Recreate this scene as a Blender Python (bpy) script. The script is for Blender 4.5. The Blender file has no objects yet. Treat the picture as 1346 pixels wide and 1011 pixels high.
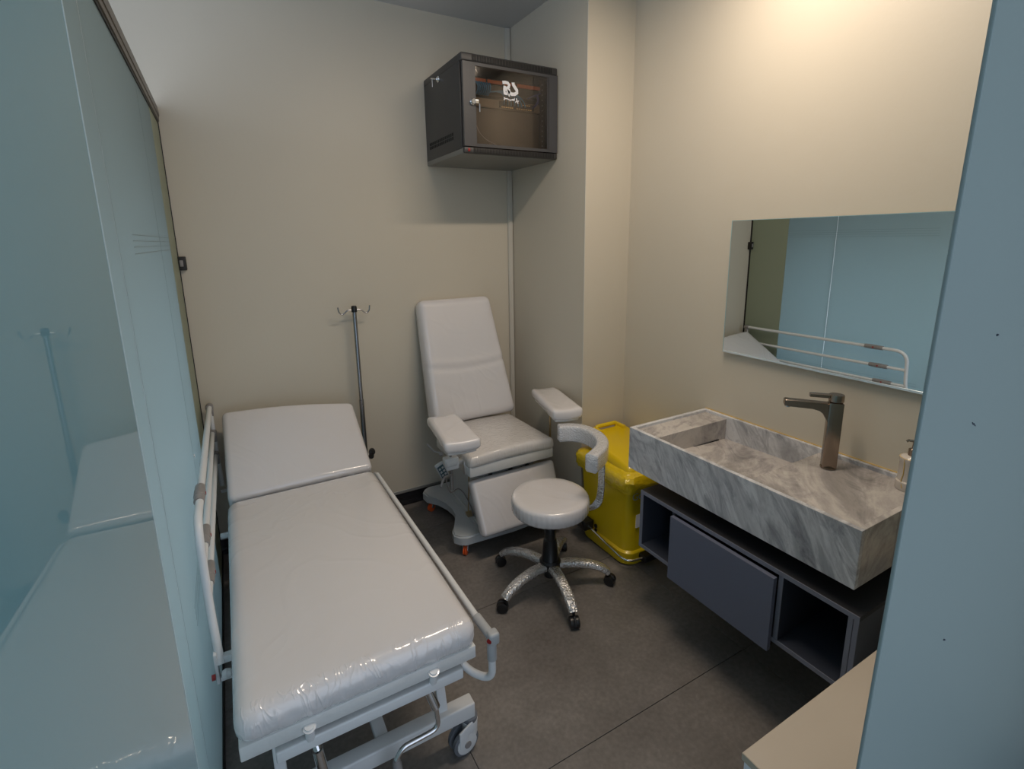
import bpy, bmesh, math, random
from mathutils import Vector, Matrix
random.seed(4)
PI = math.pi
C = bpy.context.scene.collection
# ------------------------------------------------------------------ camera
cam = bpy.data.objects.new('camera', bpy.data.cameras.new('camera'))
C.objects.link(cam)
cam.location = (0, 0, 1.7294)
cam.rotation_euler = (1.361594, 0.015295, -0.512280)
cam.data.sensor_width = 36
cam.data.lens = 17.766
cam.data.shift_x = 0.001667
cam.data.shift_y = -0.037667
cam.data.clip_start = 0.01
bpy.context.scene.camera = cam
# ------------------------------------------------------------------ world, lights, exposure
w = bpy.data.worlds.new('world'); bpy.context.scene.world = w
w.use_nodes = True
bg = w.node_tree.nodes['Background']
bg.inputs[0].default_value = (0.70, 0.82, 1.0, 1)      # blueish daylight of the glazed corridor
bg.inputs[1].default_value = 0.80
vs = bpy.context.scene.view_settings
vs.view_transform = 'Standard'; vs.look = 'None'; vs.gamma = 1; vs.use_curve_mapping = False
vs.exposure = 0.72

def area_light(name, loc, rot, sx, sy, power, col):
    l = bpy.data.lights.new(name, 'AREA'); l.shape = 'RECTANGLE'; l.size = sx; l.size_y = sy
    l.energy = power; l.color = col
    o = bpy.data.objects.new(name, l); o.location = loc; o.rotation_euler = rot; C.objects.link(o)
    return o
area_light('ceiling_lamp_light', (1.28, 1.25, 2.965), (0, 0, 0), 1.05, 0.09, 14, (1.0, 0.84, 0.68))
cw = area_light('corridor_window_light', (-1.0, 1.45, 0.95), (0, -PI / 2, 0), 1.5, 2.8, 36, (0.74, 0.84, 1.0))
cw.data.spread = math.radians(105)

# ------------------------------------------------------------------ dimensions (metres)
XL, XP, XR = -0.193, 1.723, 2.0375      # glass partition, pillar face, sink wall
YB, YF, YD = 3.039, 2.242, 0.30         # back wall, pillar front, front glass
H = 3.009

# ------------------------------------------------------------------ materials
def mat(name, col, rough=0.5, metal=0.0, spec=0.5, coat=0.0, coatr=0.05, bump=None, var=None, trans=None):
    """bump=(scale, strength, stretch xyz)  var=(scale, amount) colour variation"""
    m = bpy.data.materials.new(name); m.use_nodes = True
    nt = m.node_tree; p = nt.nodes['Principled BSDF']
    p.inputs['Base Color'].default_value = (*col, 1)
    p.inputs['Roughness'].default_value = rough
    p.inputs['Metallic'].default_value = metal
    p.inputs['Specular IOR Level'].default_value = spec
    p.inputs['Coat Weight'].default_value = coat
    p.inputs['Coat Roughness'].default_value = coatr
    tc = nt.nodes.new('ShaderNodeTexCoord')
    if var:
        n = nt.nodes.new('ShaderNodeTexNoise'); n.inputs['Scale'].default_value = var[0]
        n.inputs['Detail'].default_value = 5
        nt.links.new(tc.outputs['Object'], n.inputs['Vector'])
        r = nt.nodes.new('ShaderNodeMapRange')
        r.inputs['From Min'].default_value = 0.3; r.inputs['From Max'].default_value = 0.7
        r.inputs['To Min'].default_value = 1 - var[1]; r.inputs['To Max'].default_value = 1 + var[1]
        nt.links.new(n.outputs['Fac'], r.inputs['Value'])
        mx = nt.nodes.new('ShaderNodeVectorMath'); mx.operation = 'SCALE'
        mx.inputs[0].default_value = col
        nt.links.new(r.outputs['Result'], mx.inputs['Scale'])
        nt.links.new(mx.outputs['Vector'], p.inputs['Base Color'])
    if bump:
        mp = nt.nodes.new('ShaderNodeMapping')
        mp.inputs['Scale'].default_value = bump[2] if len(bump) > 2 else (1, 1, 1)
        nt.links.new(tc.outputs['Object'], mp.inputs['Vector'])
        n = nt.nodes.new('ShaderNodeTexNoise'); n.inputs['Scale'].default_value = bump[0]
        n.inputs['Detail'].default_value = 3
        nt.links.new(mp.outputs['Vector'], n.inputs['Vector'])
        b = nt.nodes.new('ShaderNodeBump'); b.inputs['Strength'].default_value = bump[1]
        b.inputs['Distance'].default_value = 0.01
        nt.links.new(n.outputs['Fac'], b.inputs['Height'])
        nt.links.new(b.outputs['Normal'], p.inputs['Normal'])
        if coat: nt.links.new(b.outputs['Normal'], p.inputs['Coat Normal'])
    return m

M = {}
M['wall'] = mat('wall_beige', (0.615, 0.56, 0.46), 0.42, spec=0.35, var=(1.3, 0.02), bump=(60, 0.03))
M['ceiling'] = mat('ceiling_white', (0.62, 0.61, 0.60), 0.8)
M['vinyl'] = mat('white_vinyl_in_film', (0.73, 0.70, 0.70), 0.20, coat=0.8, coatr=0.05, bump=(7, 0.10))
M['vinyl_side'] = mat('white_vinyl_wrinkled_film', (0.70, 0.67, 0.65), 0.25, coat=0.8, coatr=0.05, bump=(10, 0.12, (4, 4, 0.6)))
def wrinkle(m, scale, strength, dist=0.006, stretch=(1, 1, 1)):
    # sharp thin folds of cling film: ridged noise
    nt = m.node_tree; p = nt.nodes['Principled BSDF']; tc_ = nt.nodes.new('ShaderNodeTexCoord')
    mp = nt.nodes.new('ShaderNodeMapping'); mp.inputs['Scale'].default_value = stretch
    nt.links.new(tc_.outputs['Object'], mp.inputs['Vector'])
    n = nt.nodes.new('ShaderNodeTexNoise'); n.inputs['Scale'].default_value = scale; n.inputs['Detail'].default_value = 2
    n.inputs['Distortion'].default_value = 1.2; nt.links.new(mp.outputs['Vector'], n.inputs['Vector'])
    a1 = nt.nodes.new('ShaderNodeMath'); a1.operation = 'SUBTRACT'; a1.inputs[1].default_value = 0.5; nt.links.new(n.outputs['Fac'], a1.inputs[0])
    a2 = nt.nodes.new('ShaderNodeMath'); a2.operation = 'ABSOLUTE'; nt.links.new(a1.outputs[0], a2.inputs[0])
    a3 = nt.nodes.new('ShaderNodeMapRange'); a3.inputs['From Max'].default_value = 0.05; a3.inputs['To Min'].default_value = 1.0; a3.inputs['To Max'].default_value = 0.0
    nt.links.new(a2.outputs[0], a3.inputs['Value'])
    b = nt.nodes.new('ShaderNodeBump'); b.inputs['Strength'].default_value = strength; b.inputs['Distance'].default_value = dist
    nt.links.new(a3.outputs['Result'], b.inputs['Height'])
    prev = p.inputs['Normal'].links[0].from_socket if p.inputs['Normal'].links else None
    if prev: nt.links.new(prev, b.inputs['Normal'])
    nt.links.new(b.outputs['Normal'], p.inputs['Normal']); nt.links.new(b.outputs['Normal'], p.inputs['Coat Normal'])
wrinkle(M['vinyl'], 2.2, 0.12)
wrinkle(M['vinyl_side'], 9, 0.30, 0.004, (1.6, 1.6, 0.35))
M['vinyl_foot'] = mat('white_vinyl_foot_film', (0.73, 0.70, 0.70), 0.20, coat=0.9, coatr=0.04)
wrinkle(M['vinyl_foot'], 10, 0.30, 0.0035, (1.8, 1.0, 0.40))
M['film'] = mat('white_seat_plate', (0.72, 0.72, 0.71), 0.3, coat=0.5, bump=(20, 0.3))
M['steel_white'] = mat('white_painted_steel', (0.74, 0.75, 0.76), 0.25, coat=0.3)
M['base_grey'] = mat('light_grey_plastic', (0.52, 0.55, 0.57), 0.3, coat=0.2)
M['grey'] = mat('grey_plastic', (0.27, 0.255, 0.25), 0.4)
M['grey_lt'] = mat('pale_grey_plastic', (0.42, 0.43, 0.44), 0.4)
M['black'] = mat('black_plastic', (0.012, 0.012, 0.013), 0.35)
M['rubber'] = mat('dark_rubber', (0.03, 0.03, 0.032), 0.6)
M['rubber_grey'] = mat('grey_rubber', (0.16, 0.17, 0.19), 0.6)
M['chrome'] = mat('chrome', (0.75, 0.75, 0.75), 0.12, metal=1)
M['steel_dark'] = mat('stainless_pole', (0.36, 0.37, 0.39), 0.22, metal=1)
M['brass'] = mat('aged_chrome', (0.45, 0.36, 0.22), 0.3, metal=1)
M['nickel'] = mat('brushed_nickel', (0.36, 0.29, 0.235), 0.26, metal=1, bump=(200, 0.05, (1, 1, 0.02)))
M['alu'] = mat('aluminium', (0.62, 0.62, 0.60), 0.35, metal=0.7)
M['wrap'] = mat('bubble_wrapped_chrome', (0.70, 0.69, 0.68), 0.22, metal=0.65, coat=1.0, coatr=0.1, bump=(160, 1.0))
def bubbles(m, scale, strength):
    nt = m.node_tree; v = nt.nodes.new('ShaderNodeTexVoronoi'); v.inputs['Scale'].default_value = scale
    tc_ = nt.nodes.new('ShaderNodeTexCoord'); nt.links.new(tc_.outputs['Object'], v.inputs['Vector'])
    b = nt.nodes.new('ShaderNodeBump'); b.inputs['Strength'].default_value = strength; b.inputs['Distance'].default_value = 0.004; b.invert = True
    nt.links.new(v.outputs['Distance'], b.inputs['Height'])
    p = nt.nodes['Principled BSDF']
    nt.links.new(b.outputs['Normal'], p.inputs['Normal']); nt.links.new(b.outputs['Normal'], p.inputs['Coat Normal'])
bubbles(M['wrap'], 110, 1.0)
M['wrap_white'] = mat('white_vinyl_bubble_wrap', (0.66, 0.66, 0.68), 0.2, coat=0.9, coatr=0.05, bump=(90, 0.55))
bubbles(M['wrap_white'], 120, 0.8)
M['red'] = mat('red_plastic', (0.30, 0.012, 0.012), 0.4)
M['orange'] = mat('orange_caster', (0.85, 0.12, 0.02), 0.4)
M['yellow'] = mat('yellow_plastic', (0.76, 0.54, 0.006), 0.33, coat=0.15, bump=(8, 0.05))
M['yellow_film'] = mat('yellow_bag_film', (0.78, 0.56, 0.012), 0.2, coat=0.6, bump=(28, 0.8))
M['rack'] = mat('black_powder_coat', (0.045, 0.043, 0.042), 0.42, bump=(300, 0.05))
M['rack_door'] = mat('dark_grey_powder_coat', (0.06, 0.06, 0.065), 0.38)
M['rack_bot_lit'] = mat('rack_underside_bounce_lit', (0.19, 0.185, 0.165), 0.35)  # paler than the rack: bounce light on the underside painted into the colour
M['rack_in'] = mat('rack_interior', (0.10, 0.085, 0.07), 0.5)
M['slot'] = mat('slot_black', (0.004, 0.004, 0.004), 0.8)
M['orange_strip'] = mat('orange_brown_strip', (0.55, 0.14, 0.04), 0.45)
M['blue_cable'] = mat('blue_cable', (0.10, 0.36, 0.68), 0.4)
M['grey_cable'] = mat('grey_cable', (0.30, 0.30, 0.30), 0.4)
M['shelf_brown'] = mat('switch_case', (0.26, 0.21, 0.15), 0.5)
M['gold'] = mat('gold_contacts', (0.95, 0.65, 0.25), 0.4)
M['white'] = mat('white_print', (0.85, 0.85, 0.88), 0.5)
M['silver_print'] = mat('silver_print', (0.55, 0.55, 0.53), 0.4)
M['cab'] = mat('anthracite_laminate', (0.045, 0.052, 0.072), 0.42, bump=(250, 0.04))
M['cab_door'] = mat('slate_blue_laminate', (0.14, 0.155, 0.215), 0.38, bump=(250, 0.04))
M['cab_edge'] = mat('slate_edge_band', (0.20, 0.21, 0.26), 0.4)
M['cab_side'] = mat('slate_side_laminate', (0.11, 0.12, 0.135), 0.4)
M['cab_top'] = mat('anthracite_top', (0.030, 0.031, 0.036), 0.4)
M['beige_top'] = mat('beige_laminate', (0.50, 0.43, 0.35), 0.4, var=(3, 0.03))
M['beige_edge'] = mat('beige_edge', (0.42, 0.37, 0.28), 0.5)
M['white_lam'] = mat('white_laminate', (0.70, 0.72, 0.74), 0.4)
M['dark_frame'] = mat('dark_bronze_frame', (0.085, 0.068, 0.052), 0.35, metal=0.2)
M['seal'] = mat('black_seal', (0.012, 0.011, 0.010), 0.5)
M['skirt'] = mat('dark_skirting', (0.022, 0.021, 0.024), 0.25, bump=(30, 0.2, (0.1, 1, 6)))
M['trunk'] = mat('beige_trunking', (0.60, 0.57, 0.50), 0.4)
M['soap'] = mat('cream_ceramic', (0.62, 0.56, 0.50), 0.18, coat=0.5)
M['goldline'] = mat('gold_line', (0.62, 0.42, 0.12), 0.3)
M['rackin_white'] = mat('rail_hole_paint', (0.5, 0.48, 0.44), 0.5)
M['olive'] = mat('olive_paint', (0.42, 0.44, 0.16), 0.6)
M['smudge'] = mat('dark_smudge', (0.05, 0.06, 0.08), 0.7)
M['reflector'] = mat('reflector', (0.9, 0.9, 0.9), 0.5)
# mirror
M['mirror'] = mat('mirror_silver', (0.80, 0.84, 0.84), 0.0, metal=1)
M['mirror_edge'] = mat('mirror_bevel', (0.75, 0.85, 0.9), 0.15, metal=0.6)

def glassy(name, col, trans_col, mixf, rough, ior_spec, coat):
    m = bpy.data.materials.new(name); m.use_nodes = True
    nt = m.node_tree; p = nt.nodes['Principled BSDF']; out = nt.nodes['Material Output']
    p.inputs['Base Color'].default_value = (*col, 1); p.inputs['Roughness'].default_value = rough
    p.inputs['Specular IOR Level'].default_value = ior_spec
    p.inputs['Coat Weight'].default_value = coat; p.inputs['Coat Roughness'].default_value = 0.02
    t = nt.nodes.new('ShaderNodeBsdfTranslucent'); t.inputs[0].default_value = (*trans_col, 1)
    mx = nt.nodes.new('ShaderNodeMixShader'); mx.inputs[0].default_value = mixf
    nt.links.new(p.outputs[0], mx.inputs[1]); nt.links.new(t.outputs[0], mx.inputs[2])
    nt.links.new(mx.outputs[0], out.inputs['Surface'])
    return m
M['frost'] = glassy('frosted_glass', (0.205, 0.26, 0.25), (0.44, 0.515, 0.515), 0.38, 0.42, 0.5, 0.0)
M['frost_green'] = glassy('olive_tinted_glass', (0.44, 0.50, 0.37), (0.60, 0.68, 0.50), 0.3, 0.42, 0.5, 0.0)
M['leaf'] = glassy('frosted_glass_polished_side', (0.19, 0.36, 0.42), (0.44, 0.64, 0.70), 0.25, 0.012, 0.55, 0.0)
M['frost_door'] = glassy('frosted_glass_satin', (0.225, 0.285, 0.28), (0.45, 0.56, 0.58), 0.25, 0.5, 0.4, 0.0)
M['joint'] = glassy('lit_gap_white', (0.75, 0.80, 0.80), (0.95, 0.97, 0.97), 0.7, 0.3, 0.5, 0.0)  # white strip stands in for light passing the gap between glass panels
M['leaf_edge'] = mat('pale_glass_edge', (0.36, 0.46, 0.48), 0.3)
M['glass_line'] = mat('etched_line', (0.18, 0.24, 0.245), 0.5)
M['glass_edge'] = mat('glass_edge', (0.30, 0.47, 0.50), 0.2)

# clear tinted pane of the rack
m = bpy.data.materials.new('tinted_pane'); m.use_nodes = True; nt = m.node_tree
nt.nodes.remove(nt.nodes['Principled BSDF'])
a = nt.nodes.new('ShaderNodeBsdfTransparent'); a.inputs[0].default_value = (0.78, 0.74, 0.70, 1)
g = nt.nodes.new('ShaderNodeBsdfGlossy'); g.inputs['Roughness'].default_value = 0.08
f = nt.nodes.new('ShaderNodeFresnel'); f.inputs[0].default_value = 1.5
mx = nt.nodes.new('ShaderNodeMixShader')
nt.links.new(f.outputs[0], mx.inputs[0]); nt.links.new(a.outputs[0], mx.inputs[1]); nt.links.new(g.outputs[0], mx.inputs[2])
nt.links.new(mx.outputs[0], nt.nodes['Material Output'].inputs['Surface'])
M['pane'] = m

def ramp(nt, stops):
    r = nt.nodes.new('ShaderNodeValToRGB'); e = r.color_ramp.elements
    e[0].position, e[0].color = stops[0][0], (*stops[0][1], 1)
    e[1].position, e[1].color = stops[-1][0], (*stops[-1][1], 1)
    for s, c in stops[1:-1]:
        k = e.new(s); k.color = (*c, 1)
    return r
def marble(name, tone=(1, 1, 1), rot=(0, 0, 0), scale=(1, 1, 1), base=2.4):
    m = bpy.data.materials.new(name); m.use_nodes = True; nt = m.node_tree; p = nt.nodes['Principled BSDF']
    tc = nt.nodes.new('ShaderNodeTexCoord'); mp = nt.nodes.new('ShaderNodeMapping')
    mp.inputs['Scale'].default_value = scale
    m0 = nt.nodes.new('ShaderNodeMapping'); m0.inputs['Rotation'].default_value = rot
    nt.links.new(tc.outputs['Object'], m0.inputs['Vector']); nt.links.new(m0.outputs['Vector'], mp.inputs['Vector'])
    n = nt.nodes.new('ShaderNodeTexNoise'); n.inputs['Scale'].default_value = base
    n.inputs['Detail'].default_value = 9; n.inputs['Roughness'].default_value = 0.62; n.inputs['Distortion'].default_value = 0.9
    nt.links.new(mp.outputs['Vector'], n.inputs['Vector'])
    t = lambda a: tuple(x * y for x, y in zip(a, tone))
    r = ramp(nt, [(0.30, t((0.30, 0.30, 0.31))), (0.42, t((0.44, 0.44, 0.455))), (0.48, t((0.66, 0.66, 0.67))),
                  (0.53, t((0.52, 0.52, 0.535))), (0.58, t((0.72, 0.72, 0.73))), (0.80, t((0.70, 0.70, 0.71)))])
    nt.links.new(n.outputs['Fac'], r.inputs['Fac'])
    n2 = nt.nodes.new('ShaderNodeTexNoise'); n2.inputs['Scale'].default_value = base * 3.2; n2.inputs['Detail'].default_value = 7
    n2.inputs['Roughness'].default_value = 0.7; n2.inputs['Distortion'].default_value = 1.6
    nt.links.new(mp.outputs['Vector'], n2.inputs['Vector'])
    r2 = ramp(nt, [(0.30, (0.50, 0.50, 0.52)), (0.44, (0.80, 0.80, 0.82)), (0.52, (1, 1, 1)), (0.62, (0.9, 0.9, 0.91)), (0.75, (1, 1, 1))])
    nt.links.new(n2.outputs['Fac'], r2.inputs['Fac'])
    mm = nt.nodes.new('ShaderNodeMix'); mm.data_type = 'RGBA'; mm.blend_type = 'MULTIPLY'; mm.inputs[0].default_value = 1.0
    nt.links.new(r.outputs['Color'], mm.inputs[6]); nt.links.new(r2.outputs['Color'], mm.inputs[7])
    nt.links.new(mm.outputs[2], p.inputs['Base Color'])
    p.inputs['Roughness'].default_value = 0.16
    return m
M['marble'] = marble('grey_white_marble_front', rot=(0.55, 0.0, 0.0), scale=(1.0, 2.2, 0.8), base=1.9)
M['marble_shaded'] = marble('marble_shaded_warm', tone=(0.80, 0.74, 0.68), rot=(0.0, 0.0, 0.9), scale=(1.7, 0.8, 1.0), base=1.3)  # same marble, its dimmer and warmer light put into the tone

# concrete look porcelain tile
m = bpy.data.materials.new('concrete_tile'); m.use_nodes = True; nt = m.node_tree; p = nt.nodes['Principled BSDF']
tc = nt.nodes.new('ShaderNodeTexCoord')
n1 = nt.nodes.new('ShaderNodeTexNoise'); n1.inputs['Scale'].default_value = 2.2; n1.inputs['Detail'].default_value = 8; n1.inputs['Roughness'].default_value = 0.65
n2 = nt.nodes.new('ShaderNodeTexNoise'); n2.inputs['Scale'].default_value = 60; n2.inputs['Detail'].default_value = 4
mxn = nt.nodes.new('ShaderNodeMix'); mxn.data_type = 'FLOAT'; mxn.inputs[0].default_value = 0.3
for n in (n1, n2): nt.links.new(tc.outputs['Object'], n.inputs['Vector'])
nt.links.new(n1.outputs['Fac'], mxn.inputs[2]); nt.links.new(n2.outputs['Fac'], mxn.inputs[3])
r = ramp(nt, [(0.32, (0.125, 0.112, 0.102)), (0.5, (0.195, 0.177, 0.163)), (0.68, (0.28, 0.256, 0.236))])
nt.links.new(mxn.outputs[0], r.inputs['Fac']); nt.links.new(r.outputs['Color'], p.inputs['Base Color'])
p.inputs['Roughness'].default_value = 0.42; p.inputs['Specular IOR Level'].default_value = 0.4
M['tile'] = m
M['grout'] = mat('dark_grout', (0.045, 0.042, 0.04), 0.9)

# ------------------------------------------------------------------ mesh helpers (world coordinates, moved to the thing's origin on linking)
def nb(): return bmesh.new()
def setmi(bm, n0, k):
    for f in list(bm.faces)[n0:]: f.material_index = k
def box(bm, lo, hi, bev=0.0, seg=2, mi=0, rot=None, piv=None):
    r = bmesh.ops.create_cube(bm, size=1.0); v = r['verts']
    lo, hi = Vector(lo), Vector(hi); c = (lo + hi) / 2; s = hi - lo
    for x in v: x.co = Vector((x.co.x * s.x, x.co.y * s.y, x.co.z * s.z)) + c
    fs = set(f for x in v for f in x.link_faces)
    if bev > 0:
        es = list(set(e for x in v for e in x.link_edges))
        rr = bmesh.ops.bevel(bm, geom=es, offset=bev, segments=seg, affect='EDGES', profile=0.5)
        vs_ = set(rr['verts']); 
        for f in rr['faces']: vs_.update(f.verts)
        # gather connected island
        st = list(vs_); seen = set(st)
        while st:
            q = st.pop()
            for e in q.link_edges:
                o = e.other_vert(q)
                if o not in seen: seen.add(o); st.append(o)
        v = list(seen); fs = set(f for x in v for f in x.link_faces)
    for f in fs: f.material_index = mi
    if rot is not None:
        pv = Vector(piv) if piv is not None else c
        for x in v: x.co = rot @ (x.co - pv) + pv
    return v
def frames(pts):
    pts = [Vector(p) for p in pts]; n = len(pts); T = []
    for i in range(n):
        a = pts[max(i - 1, 0)]; b = pts[min(i + 1, n - 1)]; T.append((b - a).normalized())
    up = Vector((0, 0, 1)) if abs(T[0].z) < 0.9 else Vector((1, 0, 0))
    N = [(up - T[0] * up.dot(T[0])).normalized()]
    for i in range(1, n):
        q = N[-1] - T[i] * N[-1].dot(T[i]); N.append(q.normalized() if q.length > 1e-6 else N[-1])
    return pts, T, N
def sweep(bm, pts, prof, mi=0, closed=False, scale=None, upn=None):
    """prof: list of (u, v) in the (normal, binormal) plane"""
    pts, T, N = frames(pts)
    if upn is not None:
        N = []
        for t in T:
            q = Vector(upn) - t * Vector(upn).dot(t); N.append(q.normalized())
    rings = []
    for i, (p, t, n) in enumerate(zip(pts, T, N)):
        b = t.cross(n); s = scale[i] if scale else 1
        rings.append([bm.verts.new(p + n * (u * s) + b * (v * s)) for u, v in prof])
    k = len(prof); fs = []
    rng = range(len(rings)) if closed else range(len(rings) - 1)
    for i in rng:
        A, B = rings[i], rings[(i + 1) % len(rings)]
        for j in range(k): fs.append(bm.faces.new((A[j], A[(j + 1) % k], B[(j + 1) % k], B[j])))
    if not closed:
        fs.append(bm.faces.new(rings[0][::-1])); fs.append(bm.faces.new(rings[-1]))
    for f in fs: f.material_index = mi
    return [v for r in rings for v in r]
def circ(r, n=12): return [(r * math.cos(2 * PI * i / n), r * math.sin(2 * PI * i / n)) for i in range(n)]
def rrect(a, b, r, k=3):
    o = []
    for cx, cy, a0 in ((a - r, b - r, 0), (-a + r, b - r, 90), (-a + r, -b + r, 180), (a - r, -b + r, 270)):
        for i in range(k + 1):
            t = math.radians(a0 + 90 * i / k); o.append((cx + r * math.cos(t), cy + r * math.sin(t)))
    return o
def tube(bm, pts, r, n=12, mi=0, closed=False): return sweep(bm, pts, circ(r, n), mi, closed)
def fillet(pts, r, k=6):
    pts = [Vector(p) for p in pts]; out = [pts[0]]
    for i in range(1, len(pts) - 1):
        a, b, c = pts[i - 1], pts[i], pts[i + 1]
        d1 = (a - b); d2 = (c - b); q = min(r, d1.length * .49, d2.length * .49)
        p1 = b + d1.normalized() * q; p2 = b + d2.normalized() * q
        for j in range(k + 1):
            t = j / k; out.append(p1 * (1 - t) ** 2 + b * 2 * t * (1 - t) + p2 * t * t)
    out.append(pts[-1]); return out
def bez(p0, p1, p2, p3, k=12):
    p0, p1, p2, p3 = map(Vector, (p0, p1, p2, p3))
    return [p0 * (1 - t) ** 3 + p1 * 3 * t * (1 - t) ** 2 + p2 * 3 * t * t * (1 - t) + p3 * t ** 3 for t in [i / k for i in range(k + 1)]]
def lathe(bm, prof, c, axis=(0, 0, 1), n=24, mi=0):
    """prof: (radius, height) list along axis"""
    ax = Vector(axis).normalized(); u = ax.orthogonal().normalized(); v = ax.cross(u); c = Vector(c); rings = []
    for r, h in prof:
        if r < 1e-6: rings.append([bm.verts.new(c + ax * h)])
        else: rings.append([bm.verts.new(c + ax * h + (u * math.cos(2 * PI * i / n) + v * math.sin(2 * PI * i / n)) * r) for i in range(n)])
    fs = []
    for A, B in zip(rings, rings[1:]):
        for i in range(n):
            j = (i + 1) % n
            if len(A) == 1 and len(B) == 1: continue
            if len(A) == 1: fs.append(bm.faces.new((A[0], B[j], B[i])))
            elif len(B) == 1: fs.append(bm.faces.new((A[i], A[j], B[0])))
            else: fs.append(bm.faces.new((A[i], A[j], B[j], B[i])))
    if len(rings[0]) > 1: fs.append(bm.faces.new(rings[0][::-1]))
    if len(rings[-1]) > 1: fs.append(bm.faces.new(rings[-1]))
    for f in fs: f.material_index = mi
    return [x for r in rings for x in r]
def prism(bm, poly, z0, z1, mi=0, bev=0, fn=None):
    a = [bm.verts.new((x, y, z0)) for x, y in poly]; b = [bm.verts.new((x, y, z1)) for x, y in poly]
    fs = [bm.faces.new(a[::-1]), bm.faces.new(b)]; n = len(poly)
    for i in range(n): fs.append(bm.faces.new((a[i], a[(i + 1) % n], b[(i + 1) % n], b[i])))
    for f in fs: f.material_index = mi
    if fn:
        for v in a + b: v.co = Vector(fn(v.co))
    if bev:
        es = [e for e in fs[1].edges]
        bmesh.ops.bevel(bm, geom=es, offset=bev, segments=3, affect='EDGES')
    return a + b
def soft(bm, c, h, r, nx=8, ny=8, nz=3, crown=0.0, fn=None, mi=0, kr=4, wob=0.0):
    """upholstered block: rounded box of half sizes h, corner radius r, crowned top, deformed by fn"""
    def axis(hh, n):
        s = [-hh + r * (1 - math.cos(PI / 2 * i / kr)) for i in range(kr)] if r > 0 else []
        m_ = [-(hh - r) + 2 * (hh - r) * i / n for i in range(n + 1)]
        e = [-q for q in s[::-1]]
        return s + m_ + e
    ax = [axis(h[i], n) for i, n in enumerate((nx, ny, nz))]
    L = [len(a) - 1 for a in ax]; cache = {}
    c = Vector(c)
    def V(i, j, k):
        key = (i, j, k)
        if key not in cache:
            p = Vector((ax[0][i], ax[1][j], ax[2][k]))
            q = Vector([max(-(h[t] - r), min(h[t] - r, p[t])) for t in range(3)])
            d = p - q
            if d.length > 1e-9: p = q + d.normalized() * r
            if crown:
                f = (1 - (p.x / h[0]) ** 2) * (1 - (p.y / h[1]) ** 2)
                p.z += crown * max(f, 0) * (p.z / h[2])
            if wob:
                p.z += wob * math.sin(p.x * 19 + 1.3) * math.sin(p.y * 13 + p.x * 5)
            p = p + c
            if fn: p = Vector(fn(p))
            cache[key] = bm.verts.new(p)
        return cache[key]
    def quad(a, b, c_, d):
        f = bm.faces.new((a, b, c_, d)); f.material_index = mi
    for i in range(L[0]):
        for j in range(L[1]):
            quad(V(i, j, L[2]), V(i + 1, j, L[2]), V(i + 1, j + 1, L[2]), V(i, j + 1, L[2]))
            quad(V(i, j, 0), V(i, j + 1, 0), V(i + 1, j + 1, 0), V(i + 1, j, 0))
    for i in range(L[0]):
        for k in range(L[2]):
            quad(V(i, 0, k), V(i + 1, 0, k), V(i + 1, 0, k + 1), V(i, 0, k + 1))
            quad(V(i, L[1], k), V(i, L[1], k + 1), V(i + 1, L[1], k + 1), V(i + 1, L[1], k))
    for j in range(L[1]):
        for k in range(L[2]):
            quad(V(0, j, k), V(0, j, k + 1), V(0, j + 1, k + 1), V(0, j + 1, k))
            quad(V(L[0], j, k), V(L[0], j + 1, k), V(L[0], j + 1, k + 1), V(L[0], j, k + 1))
    return list(cache.values())
def base(o):
    p = Vector((0, 0, 0))
    while o is not None: p = p + Vector(o.location); o = o.parent
    return p
def obj(name, bm, m, parent=None, smooth=True, label=None, ang=35, origin=None, kind=None):
    bmesh.ops.recalc_face_normals(bm, faces=bm.faces)
    me = bpy.data.meshes.new(name)
    off = base(parent) if parent is not None else Vector(origin if origin else (0, 0, 0))
    if off.length: bmesh.ops.translate(bm, verts=bm.verts, vec=-off)
    if smooth:
        lim = math.radians(ang)
        for f in bm.faces: f.smooth = True
        for e in bm.edges:
            if len(e.link_faces) == 2 and e.calc_face_angle(0) > lim: e.smooth = False
    bm.to_mesh(me); bm.free()
    for x in (m if isinstance(m, (list, tuple)) else [m]): me.materials.append(M[x] if isinstance(x, str) else x)
    o = bpy.data.objects.new(name, me); C.objects.link(o)
    if parent is not None: o.parent = parent
    elif origin: o.location = origin
    if label: o['label'] = label
    if kind: o['kind'] = kind
    return o
def struct(name, bm, m, smooth=False, label=None):
    o = obj(name, bm, m, smooth=smooth, label=label); o['kind'] = 'structure'; return o
def thing(name, label, cat, loc=(0, 0, 0), group=None):
    o = bpy.data.objects.new(name, None); C.objects.link(o); o.location = loc; o.empty_display_size = 0.1
    o['label'] = label; o['category'] = cat
    if group: o['group'] = group
    return o
def B(lo, hi, bev=0.0, seg=2):
    bm = nb(); box(bm, lo, hi, bev, seg); return bm

# ================================================================== ROOM
YN = -0.9                                 # how far floor and walls run towards the corridor
bm = nb(); box(bm, (-1.3, YN, -0.06), (XR + 0.1, YB + 0.1, -0.004)); floor = struct('floor', bm, 'grout', label='dark grey concrete look tile floor with thin joints')
ys = [-0.9, -0.44, 0.345, 1.13, 1.915, 2.70, 3.04]
me_cache = {}
for j in range(len(ys) - 1):
    xs = [-1.3, -0.65, 0.55, 1.75, XR]
    for i in range(len(xs) - 1):
        g = 0.0013
        obj('tile', B((xs[i] + g, ys[j] + g, -0.004), (xs[i + 1] - g, ys[j + 1] - g, 0.0), 0.0006, 1), 'tile', floor, smooth=False)
struct('ceiling', B((-2.6, -1.6, H), (XR + 0.1, YB + 0.1, H + 0.08)), 'ceiling', label='pale grey plain ceiling')
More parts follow.
